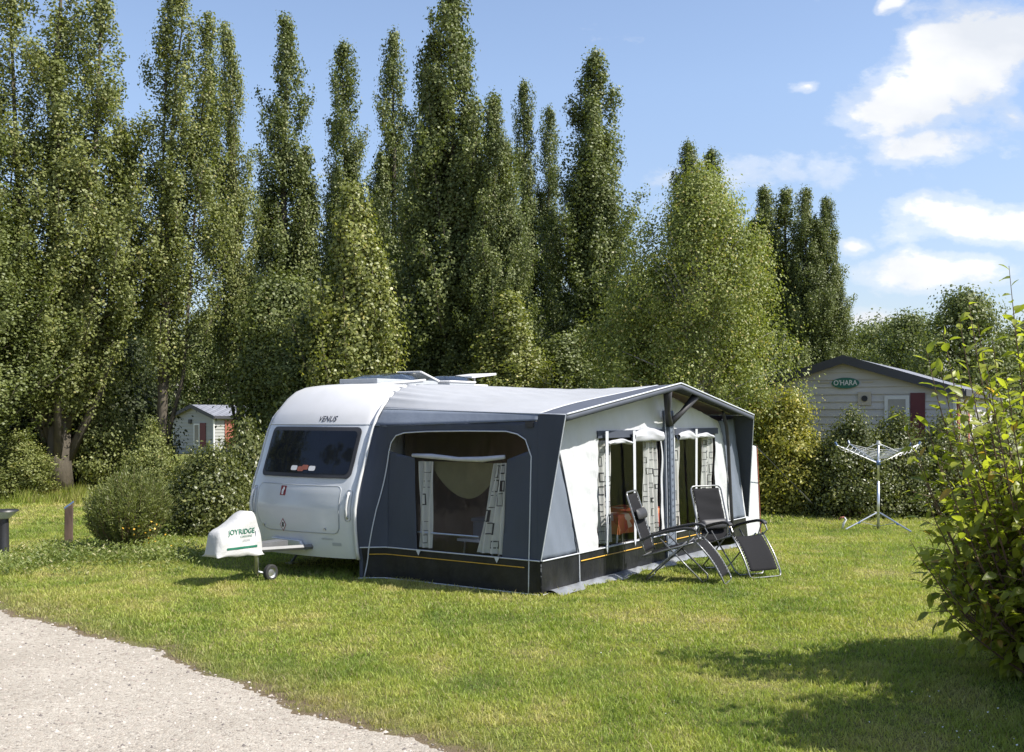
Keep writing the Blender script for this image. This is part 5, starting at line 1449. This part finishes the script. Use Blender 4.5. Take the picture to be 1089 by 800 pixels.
def cf(u, v):
    x = (u - .5) * 2; y = (v - .5) * 2
    ex = max(0, abs(x) - 0.75) / 0.25; ey = max(0, abs(y) - 0.68) / 0.32
    X = math.copysign(min(abs(x), 0.75) / 0.75 * 0.76 + 0.02 * ex * math.sin(y * 14), x); Y = math.copysign(min(abs(y), 0.68) / 0.68 * 0.385 + 0.02 * ey * math.sin(x * 14), y)
    return (X, Y, 0.664 - 0.26 * max(ex, ey))
m.grid(cf, 40, 30); o = m.build('tablecloth', 'tcloth', None, smooth='all', loc=(wx, wy, 0.014), rz=AWR)
tag(o, 'red and orange patterned tablecloth draped over the camping table', 'tablecloth')
t2, wx2, wy2 = table('camping_table', 1.15, -1.1, 0.9, 0.55, 0.45, 'whitepl', 'low side table inside the awning behind the side window')
o = MB()
o.box((-0.25, -0.18, 0), (0.25, 0.18, 0.22)); o.box((-0.27, -0.2, 0.2), (0.27, 0.2, 0.25)); bx = o.build('cool_box', 'slate', None, loc=(wx2, wy2, 0.465), rz=AWR, bevel=0.02)
tag(bx, 'dark blue cool box standing on the low side table inside the awning', 'box')
def camp_chair(x, y, rz, label, mat='brickred'):
    a = AWR; wx = AWL[0] + x * math.cos(a) - y * math.sin(a); wy = AWL[1] + x * math.sin(a) + y * math.cos(a)
    c = empty('camping_chair', (wx, wy, 0.012), a + rz, label, 'chair', 'camping chairs inside the awning')
    m = MB(); m.grid(lambda u, v: ((u - .5) * 0.46, (v - .5) * 0.44, 0.44 - 0.03 * math.sin(math.pi * u) * math.sin(math.pi * v)), 8, 8); m.build('seat', mat, c, smooth='all', solid=0.01)
    m = MB(); m.grid(lambda u, v: ((u - .5) * 0.46, 0.22 + 0.20 * v + 0.02 * math.sin(math.pi * u), 0.48 + 0.6 * v), 8, 8); m.build('backrest', mat, c, smooth='all', solid=0.01)
    for sx in (-1, 1):
        m = MB(); m.tube([(sx * 0.24, -0.22, 0), (sx * 0.24, 0.16, 0.46), (sx * 0.24, 0.43, 1.09)], 0.011, 6); m.build('frame', 'alu', c)
        m = MB(); m.tube([(sx * 0.24, 0.26, 0), (sx * 0.24, -0.2, 0.46)], 0.011, 6); m.build('leg', 'alu', c)
        m = MB(); m.box((sx * 0.27 - 0.025, -0.2, 0.64), (sx * 0.27 + 0.025, 0.22, 0.665)); m.build('armrest', 'pad', c)
camp_chair(3.9, -0.85, 0.0, 'red camping chair behind the patterned tablecloth'); camp_chair(2.35, -1.1, 1.3, 'dark camping chair left of the patterned tablecloth', 'pad')

# ------------------------------------------------------------------ recliners
def recliner(pillow_z, label):
    root = empty('reclining_chair', (0, 0, 0), 0, label, 'chair', 'reclining chairs in front of the awning')
    hw = 0.25
    B0 = (-0.36, 0.33); B1 = (-0.60, 1.07)     # back bottom, top
    S0 = (-0.40, 0.30); S1 = (0.24, 0.50)
    F0 = (0.24, 0.52); F1 = (0.60, 0.015)
    def lerp2(a, b_, t): return (a[0] + (b_[0] - a[0]) * t, a[1] + (b_[1] - a[1]) * t)
    def hoop(a, b_, r=0.011, rc=0.06, extra=0.0, bow=0.0, close=True):
        """tube: down one side, round the end at b_, back up the other"""
        pts = []; L = math.dist(a, b_); dx, dz = (b_[0] - a[0]) / L, (b_[1] - a[1]) / L; nx, nz = -dz, dx
        for s in (-1, 1):
            q = []
            for t in [0, .2, .4, .6, .8, 1 - rc / L]:
                p = lerp2(a, b_, t); k = bow * math.sin(math.pi * t); q.append((p[0] + nx * k, s * hw, p[1] + nz * k))
            for ang in (30, 60, 90):
                A = math.radians(ang); q.append((b_[0] - dx * rc * (1 - math.sin(A)), s * (hw - rc * (1 - math.cos(A))), b_[1] - dz * rc * (1 - math.sin(A))))
            pts += q if s == -1 else q[::-1]
        m = MB(); m.tube(pts, r, 8); return m
    bf = hoop(B0, B1).build('back_frame', 'chairtube', root, smooth='all')
    def panel(a, b_, w, sag, name, mat='sling', t0=0.03, t1=0.96):
        m = MB(); L = math.dist(a, b_); nx, nz = (b_[1] - a[1]) / L, -(b_[0] - a[0]) / L
        def fn(u, v):
            t = t0 + (t1 - t0) * v; p = lerp2(a, b_, t); k = sag * math.sin(math.pi * u) * (0.6 + 0.4 * math.sin(math.pi * v)) + 0.004 * math.sin(v * 25 + u * 4)
            return (p[0] + nx * k * -1, (u - .5) * 2 * w, p[1] + nz * k * -1)
        m.grid(fn, 12, 18); return m.build(name, mat, root, smooth='all', solid=0.005)
    panel(B0, B1, hw - 0.035, 0.02, 'backrest')
    panel(S0, S1, hw - 0.035, -0.03, 'seat')
    sf = MB()
    for s in (-1, 1): sf.tube([(S0[0], s * hw, S0[1]), (S1[0], s * hw, S1[1])], 0.011, 8)
    sf.tube([(S0[0], -hw, S0[1]), (S0[0], hw, S0[1])], 0.011, 8); sf.build('seat_frame', 'chairtube', root, smooth='all')
    hoop(F0, F1, bow=0.035, rc=0.05).build('footrest_frame', 'chairtube', root, smooth='all')
    m = MB(); L = math.dist(F0, F1); dx, dz = (F1[0] - F0[0]) / L, (F1[1] - F0[1]) / L
    def fp(u, v):
        t = 0.06 + 0.80 * v; p = lerp2(F0, F1, t); k = 0.035 * math.sin(math.pi * t) - 0.01 * math.sin(math.pi * u)
        return (p[0] - dz * k, (u - .5) * 2 * (hw - 0.035), p[1] + dx * k)
    m.grid(fp, 8, 14); m.build('footrest', 'sling', root, smooth='all', solid=0.005)
    def lace(a, b_, bow, t0, t1, name):
        L = math.dist(a, b_); dx, dz = (b_[0] - a[0]) / L, (b_[1] - a[1]) / L
        for s in (-1, 1):
            m = MB(); pts = []
            for i in range(27):
                t = t0 + (t1 - t0) * i / 26; p = lerp2(a, b_, t); k = bow * math.sin(math.pi * t)
                pts.append((p[0] - dz * k, s * (hw - (0.004 if i % 2 else 0.042)), p[1] + dx * k + 0.004))
            m.tube(pts, 0.0022, 4); m.build(name, 'cord', root)
    lace(F0, F1, 0.035, 0.08, 0.86, 'footrest_lacing'); lace(B0, B1, 0.0, 0.06, 0.94, 'back_lacing')
    # armrests with struts
    for s in (-1, 1):
        y = s * (hw + 0.03)
        m = MB(); ap = [(-0.42, 0.50), (-0.25, 0.575), (-0.05, 0.63), (0.12, 0.665), (0.22, 0.665), (0.27, 0.64)]
        V = []
        for (x, z) in ap:
            V += [(x, y - 0.030, z - 0.020), (x, y + 0.030, z - 0.020), (x, y + 0.030, z + 0.014), (x, y - 0.030, z + 0.014)]
        f = [(4 * i + j, 4 * i + (j + 1) % 4, 4 * i + 4 + (j + 1) % 4, 4 * i + 4 + j) for i in range(5) for j in range(4)] + [(0, 1, 2, 3), (20, 21, 22, 23)]
        m.add(V, f); ar = m.build('armrest', 'pad', root, bevel=0.008, smooth=True)
        for pts_ in ([(0.20, y, 0.65), (0.16, s * hw, 0.47)], [(-0.36, y, 0.52), (-0.40, s * hw, 0.46)], [(0.24, y, 0.655), (0.30, y, 0.56), (0.26, s * hw, 0.50)]):
            m = MB(); m.tube(pts_, 0.0095, 6); m.build('strut', 'chairtube', ar)
    def leg(a, b_):
        m = MB(); w = hw - 0.02
        m.tube([(a[0], -w, a[1]), (b_[0], -w, b_[1] + 0.05), (b_[0] + (0.02 if b_[0] > a[0] else -0.02), -w + 0.05, 0.013), (b_[0] + (0.02 if b_[0] > a[0] else -0.02), w - 0.05, 0.013), (b_[0], w, b_[1] + 0.05), (a[0], w, a[1])], 0.010, 8)
        return m.build('leg', 'chairtube', root, smooth='all')
    leg((-0.18, 0.52), (0.30, 0.01)); leg((0.14, 0.50), (-0.34, 0.01))
    # pillow
    d = ((B1[0] - B0[0]), (B1[1] - B0[1])); t = (pillow_z - B0[1]) / d[1]; p = lerp2(B0, B1, t)
    m = MB()
    def pf(u, v):
        a = v * 6.283; e = math.sqrt(max(0, 1 - (2 * u - 1) ** 8)); th = 0.036 * e; hh = 0.065 * (0.85 + 0.15 * e)
        return (p[0] + 0.045 + th * math.cos(a) - 0.3 * hh * math.sin(a), (u - .5) * 0.40, p[1] + hh * math.sin(a))
    m.grid(pf, 20, 16); m.build('headrest_pillow', 'pad', root, smooth='all')
    return root
r1 = recliner(0.80, 'black reclining chair seen from the side in front of the left front window')
fx, fy = 2.60, 12.42; dv = Vector((0.93, -0.36)).normalized(); r1.location = (fx - 0.60 * dv.x, fy - 0.60 * dv.y, 0.0); r1.rotation_euler = (0, 0, math.atan2(dv.y, dv.x))
r2 = recliner(0.58, 'black reclining chair facing the viewer by the right front window')
fx, fy = 3.14, 12.78; dv = Vector((0.46, -0.885)).normalized(); r2.location = (fx - 0.60 * dv.x, fy - 0.60 * dv.y, 0.0); r2.rotation_euler = (0, 0, math.atan2(dv.y, dv.x))

# ------------------------------------------------------------------ rotary dryer
def dryer():
    x, y = G(934, 563.5); root = empty('rotary_dryer', (x, y, 0), math.radians(17), 'rotary clothes dryer on a tripod standing on the lawn before the hedge', 'clothes dryer')
    m = MB(); m.tube([(0, 0, 0.02), (0, 0, 0.85)], 0.026, 10); m.tube([(0, 0, 0.8), (0, 0, 1.52)], 0.020, 10); m.build('pole', 'alu', root, smooth='all')
    m = MB(); m.tube([(0, 0, 1.14), (0, 0, 1.22)], 0.040, 10); m.build('collar', 'bluecap', root, smooth='all')
    m = MB(); m.tube([(0, 0, 1.50), (0, 0, 1.57)], 0.030, 10); m.build('pole_cap', 'whitepl', root)
    tips = []
    for k in range(4):
        a = math.radians(90 * k); tp = Vector((math.cos(a) * 0.86, math.sin(a) * 0.86, 1.50)); tips.append(tp)
        m = MB(); m.tube([(0.03 * math.cos(a), 0.03 * math.sin(a), 1.18), tp], 0.012, 6); am = m.build('arm', 'alu', root)
        m = MB(); m.tube([tp * 0.985 + Vector((0, 0, 0.02)), tp * 1.02 + Vector((0, 0, 0.02))], 0.018, 6); m.build('arm_tip', 'bluecap', am)
        m = MB(); m.tube([(0, 0, 1.53), tuple(Vector((math.cos(a) * 0.45, math.sin(a) * 0.45, 1.36)))], 0.005, 5); m.build('stay', 'alu', root)
    m = MB()
    for i, fr in enumerate((0.36, 0.48, 0.60, 0.72, 0.84, 0.97)):
        pts = []
        for k in range(4):
            base = Vector((0, 0, 1.18)); A = base.lerp(tips[k], fr); B = base.lerp(tips[(k + 1) % 4], fr)
            for q in range(8):
                t = q / 8; p = A.lerp(B, t); p.z -= 0.10 * fr * math.sin(math.pi * t); pts.append(p)
        pts.append(pts[0]); m.tube(pts, 0.0045, 4)
    m.build('washing_line', 'cord', root)
    for k in range(3):
        a = math.radians(-50 + 120 * k - 17); ft = (math.cos(a) * 0.62, math.sin(a) * 0.62, 0.018)
        m = MB(); m.tube([(0.03 * math.cos(a), 0.03 * math.sin(a), 0.30), ft], 0.015, 6); lg = m.build('leg', 'alu', root)
        m = MB(); m.tube([(0, 0, 0.06), (ft[0] * 0.55, ft[1] * 0.55, 0.15)], 0.007, 5); m.build('brace', 'alu', lg)
        m = MB(); m.tube([(ft[0] * 0.56, ft[1] * 0.56, 0.14), (ft[0] * 0.62, ft[1] * 0.62, 0.12)], 0.022, 6); m.build('clip', 'bluecap', lg)
dryer()
hx, hy = G(896, 563)
m = MB(); m.tube([(0, 0, 0), (0.02, 0, 0.10), (0.06, 0, 0.17), (0.03, 0, 0.215)], [0.02, 0.022, 0.02, 0.012], 7); hk = empty('garden_hook', (hx, hy, 0), 0, 'small bent white and orange hook sticking out of the lawn left of the dryer', 'hook')
m.build('shaft', 'stickerw', hk, smooth='all')
m = MB(); m.tube([(0.03, 0, 0.215), (-0.03, 0, 0.21), (-0.07, 0, 0.17)], [0.013, 0.014, 0.008], 7); m.build('hook_tip', 'brickred', hk, smooth='all')

# ------------------------------------------------------------------ bollard light and wooden post
x, y = G(4, 594); bl = empty('bollard_light', (x, y, 0), 0.2, 'black bollard light with a flared frosted head at the left edge', 'light')
m = MB(); m.tube([(0, 0, 0), (0, 0, 0.04), (0.0, 0, 0.56)], [0.085, 0.072, 0.066], 16); m.build('post', 'lampblack', bl, smooth=True)
m = MB(); m.tube([(0, 0, 0.56), (0, 0, 0.575), (0, 0, 0.665)], [0.066, 0.09, 0.19], 20); m.build('diffuser', 'lampglass', bl, smooth=True)
m = MB(); m.tube([(0, 0, 0.665), (0, 0, 0.685)], [0.20, 0.19], 20); m.build('cap', 'lampblack', bl, smooth=True)
x, y = G(73, 577); wp = empty('marker_post', (x, y, 0), 0.3, 'short weathered wooden post with a slanted blue topped head on the left lawn', 'post')
MT['postwood'] = surf('weathered_wood', (0.085, 0.055, 0.042), 0.85, 0.5, 9, bump=0.5, bscale=20, stretch=(1, 1, 0.2), dirt=0.3)
m = MB(); V = [(-0.06, -0.06, 0), (0.06, -0.06, 0), (0.06, 0.06, 0), (-0.06, 0.06, 0), (-0.055, -0.06, 0.53), (0.065, -0.06, 0.62), (0.065, 0.06, 0.62), (-0.055, 0.06, 0.53)]
m.add(V, [(0, 3, 2, 1), (4, 5, 6, 7), (0, 1, 5, 4), (1, 2, 6, 5), (2, 3, 7, 6), (3, 0, 4, 7)]); m.build('post', 'postwood', wp, bevel=0.008)
m = MB(); V2 = [(-0.06, -0.065, 0.532), (0.07, -0.065, 0.628), (0.07, 0.065, 0.628), (-0.06, 0.065, 0.532)]; V2 += [(a, b_, c + 0.03) for a, b_, c in V2]
m.add(V2, [(0, 3, 2, 1), (4, 5, 6, 7), (0, 1, 5, 4), (1, 2, 6, 5), (2, 3, 7, 6), (3, 0, 4, 7)]); m.build('post_cap', 'bluecap', wp, bevel=0.004)

# ------------------------------------------------------------------ cabins
def cabin(name, loc, rz, halfw, length, ze, zr, clad, label):
    """local: gable faces -y, ridge along +y, right end of gable at +halfw"""
    root = empty(name, (loc[0], loc[1], 0), rz, label, 'cabin')
    pitch = 0.17; lap = 0.030
    m = MB(); zz = 0.30
    def hwz(z): return halfw if z <= ze else halfw * max(0.02, (zr - z) / (zr - ze))
    # lapped boards on the gable and on both sides (real laps)
    while zz < zr - 0.02:
        z1 = min(zz + pitch, zr - 0.01); a, b_ = hwz(zz), hwz(z1)
        if zz < ze < z1: a, b_ = halfw, hwz(z1)
        m.add([(-a, -lap, zz), (a, -lap, zz), (b_, 0, z1), (-b_, 0, z1), (-a, 0.02, zz), (a, 0.02, zz)], [(0, 1, 2, 3), (0, 4, 5, 1)])
        if z1 <= ze + 0.05:
            for s in (-1, 1):
                m.add([(s * (halfw + lap), 0, zz), (s * (halfw + lap), length, zz), (s * halfw, length, z1), (s * halfw, 0, z1), (s * halfw - s * 0.02, 0, zz), (s * halfw - s * .02, length, zz)], [(0, 1, 2, 3), (0, 4, 5, 1)])
        zz = z1
    m.add([(-halfw, length, 0.2), (halfw, length, 0.2), (halfw, length, ze), (0, length, zr), (-halfw, length, ze)], [(0, 1, 2, 3, 4)])
    m.add([(-halfw + .05, 0.03, 0.0), (halfw - .05, 0.03, 0.0), (halfw - .05, 0.03, 0.32), (-halfw + .05, 0.03, 0.32)], [(0, 1, 2, 3)])
    w = m.build('wall', clad, root)
    # inner liner so nothing shows through
    m = MB(); m.box((-halfw + 0.03, 0.04, 0.05), (halfw - 0.03, length - 0.05, ze - 0.02)); m.build('liner', 'seam', root)
    # roof slabs
    ov = 0.18; sl = (zr - ze) / halfw
    m = MB()
    for s in (-1, 1):
        xe = s * (halfw + 0.22); zee = zr - sl * (halfw + 0.22)
        V = [(0, -ov, zr + 0.03), (xe, -ov, zee + 0.03), (xe, length + ov, zee + 0.03), (0, length + ov, zr + 0.03)]
        V += [(a, b_, c + 0.05) for a, b_, c in V]
        m.add(V, [(0, 3, 2, 1), (4, 5, 6, 7), (0, 1, 5, 4), (1, 2, 6, 5), (2, 3, 7, 6), (3, 0, 4, 7)])
    rf = m.build('roof', 'tiles', root)
    m = MB()
    for s in (-1, 1):
        xe = s * (halfw + 0.24); zee = zr - sl * (halfw + 0.24)
        V = [(0, -ov - 0.035, zr - 0.10), (xe, -ov - 0.035, zee - 0.10), (xe, -ov - 0.035, zee + 0.10), (0, -ov - 0.035, zr + 0.10)]
        V += [(a, b_ + 0.03, c) for a, b_, c in V]
        m.add(V, [(0, 1, 2, 3), (4, 7, 6, 5), (0, 4, 5, 1), (1, 5, 6, 2), (2, 6, 7, 3)])
    m.build('verge_board', 'darkroof', rf)
    for s in (-1, 1):
        m = MB(); xe = s * (halfw + 0.25); zee = zr - sl * (halfw + 0.22)
        m.box((min(xe, xe + s * 0.03), -ov, zee - 0.06), (max(xe, xe + s * 0.03), length + ov, zee + 0.09)); m.build('gutter', 'darkroof', rf)
        m = MB(); m.box((s * (halfw + 0.022) - 0.03, -0.05, 0.25), (s * (halfw + 0.022) + 0.05 * 0 + 0.03, 0.03, ze)); m.build('corner_trim', 'whitepl', root)
    return root
def on_gable(root, x0, x1, z0, z1, name, mats, frame=0.07, child=None):
    m = MB(); m.box((x0, -0.055, z0), (x1, -0.022, z1)); f = m.build(name, mats[0], root)
    if child:
        m = MB(); m.box((x0 + frame, -0.060, z0 + frame), (x1 - frame, -0.050, z1 - frame)); m.build(child, mats[1], f)
    return f
MT['cabglass'] = surf('cabin_glass', (0.16, 0.18, 0.18), 0.08, 0.2, spec=0.8)

# beige cabin, gable direction (.95,-.3)
ca = cabin('beige_cabin', (7.72, 24.0), math.atan2(-0.5, 0.866), 2.34, 8.5, 2.58, 3.32, 'clad_r', 'beige clad holiday cabin with a green oval sign on its gable')
# gable px -> local x: p = 7.72+.954s, d = 24-.30s
def cs(px, py):
    r = (px - CX) / F; s = (24.0 * r - 7.72) / (0.866 + 0.5 * r); d = 24 - 0.5 * s; return s, ZD(py, d)
x0, z1 = cs(941, 421); x1, z0 = cs(967.5, 458); on_gable(ca, x0, x1, z0 - 0.25, z1, 'window', ['whitepl', 'cabglass'], 0.08, 'pane')
x0, z1 = cs(968.5, 418); x1, z0 = cs(984, 458); on_gable(ca, x0, x1, z0 - 0.25, z1, 'shutter', ['shutter_red'])
x0, z1 = cs(913, 417); x1, z0 = cs(927, 431); vb2 = on_gable(ca, x0, x1, z0, z1, 'vent_box', ['clad_r']); MT['ventc'] = surf('vent_cream', (0.45, 0.40, 0.33), 0.5, 0.05); vb2.data.materials[0] = MT['ventc']
m = MB(); xm = (x0 + x1) / 2; zm = (z0 + z1) / 2; m.tube([(xm, -0.06, zm), (xm, -0.075, zm)], 0.07, 12); m.build('vent_hole', 'seam', vb2)
sx, sz = cs(899.5, 407.5)
m = MB(); ell = [(sx + 0.31 * math.cos(2 * math.pi * k / 40), sz + 0.125 * math.sin(2 * math.pi * k / 40)) for k in range(40)]
m.slab(ell, lambda a, b_, c: (a, -0.03 - c, b_), 0.03); sg = m.build('oval_sign', 'green_sign', ca)
text_mesh('sign_lettering', "O'HARA", 0.165, 'stickerw', sg, lambda x, y, z: (sx + x * 0.88, -0.0635, sz + y), bold=0.003)
m = MB(); 
m.box((sx - 0.62, -0.03, sz + 0.0), (sx - 0.36, -0.022, sz + 0.035)); m.box((sx + 0.36, -0.03, sz + 0.0), (sx + 0.62, -0.022, sz + 0.035)); m.build('sign_bar', 'ventc', ca)
# side wall details (right side, x=+halfw)
def on_side(root, hw, y0, y1, z0, z1, name, mats, child=None):
    m = MB(); m.box((hw + 0.02, y0, z0), (hw + 0.055, y1, z1)); f = m.build(name, mats[0], root)
    if child:
        m = MB(); m.box((hw + 0.05, y0 + 0.07, z0 + 0.07), (hw + 0.062, y1 - 0.07, z1 - 0.07)); m.build(child, mats[1], f)
on_side(ca, 2.34, 0.35, 0.70, 0.5, 2.35, 'shutter', ['brickred']); on_side(ca, 2.34, 0.74, 2.2, 0.45, 2.40, 'glazed_door', ['whitepl', 'cabglass'], 'pane'); on_side(ca, 2.34, 2.24, 2.6, 0.5, 2.35, 'shutter', ['brickred']); on_side(ca, 2.34, 4.0, 5.2, 1.1, 2.2, 'window', ['whitepl', 'cabglass'], 'pane')

# grey cabin, far left: gable centre px 208 at d 60
dL = 55.0; gx_ = XD(206, dL)
ang = math.atan2(-0.52, 0.855)
cb = cabin('grey_cabin', (gx_, dL), ang, 1.50, 9.0, 2.02, 2.55, 'clad_l', 'grey clad cabin with a dark shutter seen between the left trees and the caravan')
on_gable(cb, 0.05, 0.50, 0.45, 1.62, 'window', ['whitepl', 'cabglass'], 0.07, 'pane'); on_gable(cb, 0.52, 0.95, 0.40, 1.66, 'shutter', ['shutter_red'])
m = MB(); m.box((-0.32, -0.10, 1.62), (-0.12, -0.02, 1.84)); m.build('wall_lamp', 'lampblack', cb)
on_side(cb, 1.50, 0.75, 1.75, 0.35, 1.8, 'shutter', ['brickred']); on_side(cb, 1.50, 1.8, 3.6, 0.35, 1.85, 'window', ['whitepl', 'cabglass'], 'pane'); on_side(cb, 1.50, 3.65, 4.6, 0.35, 1.8, 'shutter', ['brickred'])
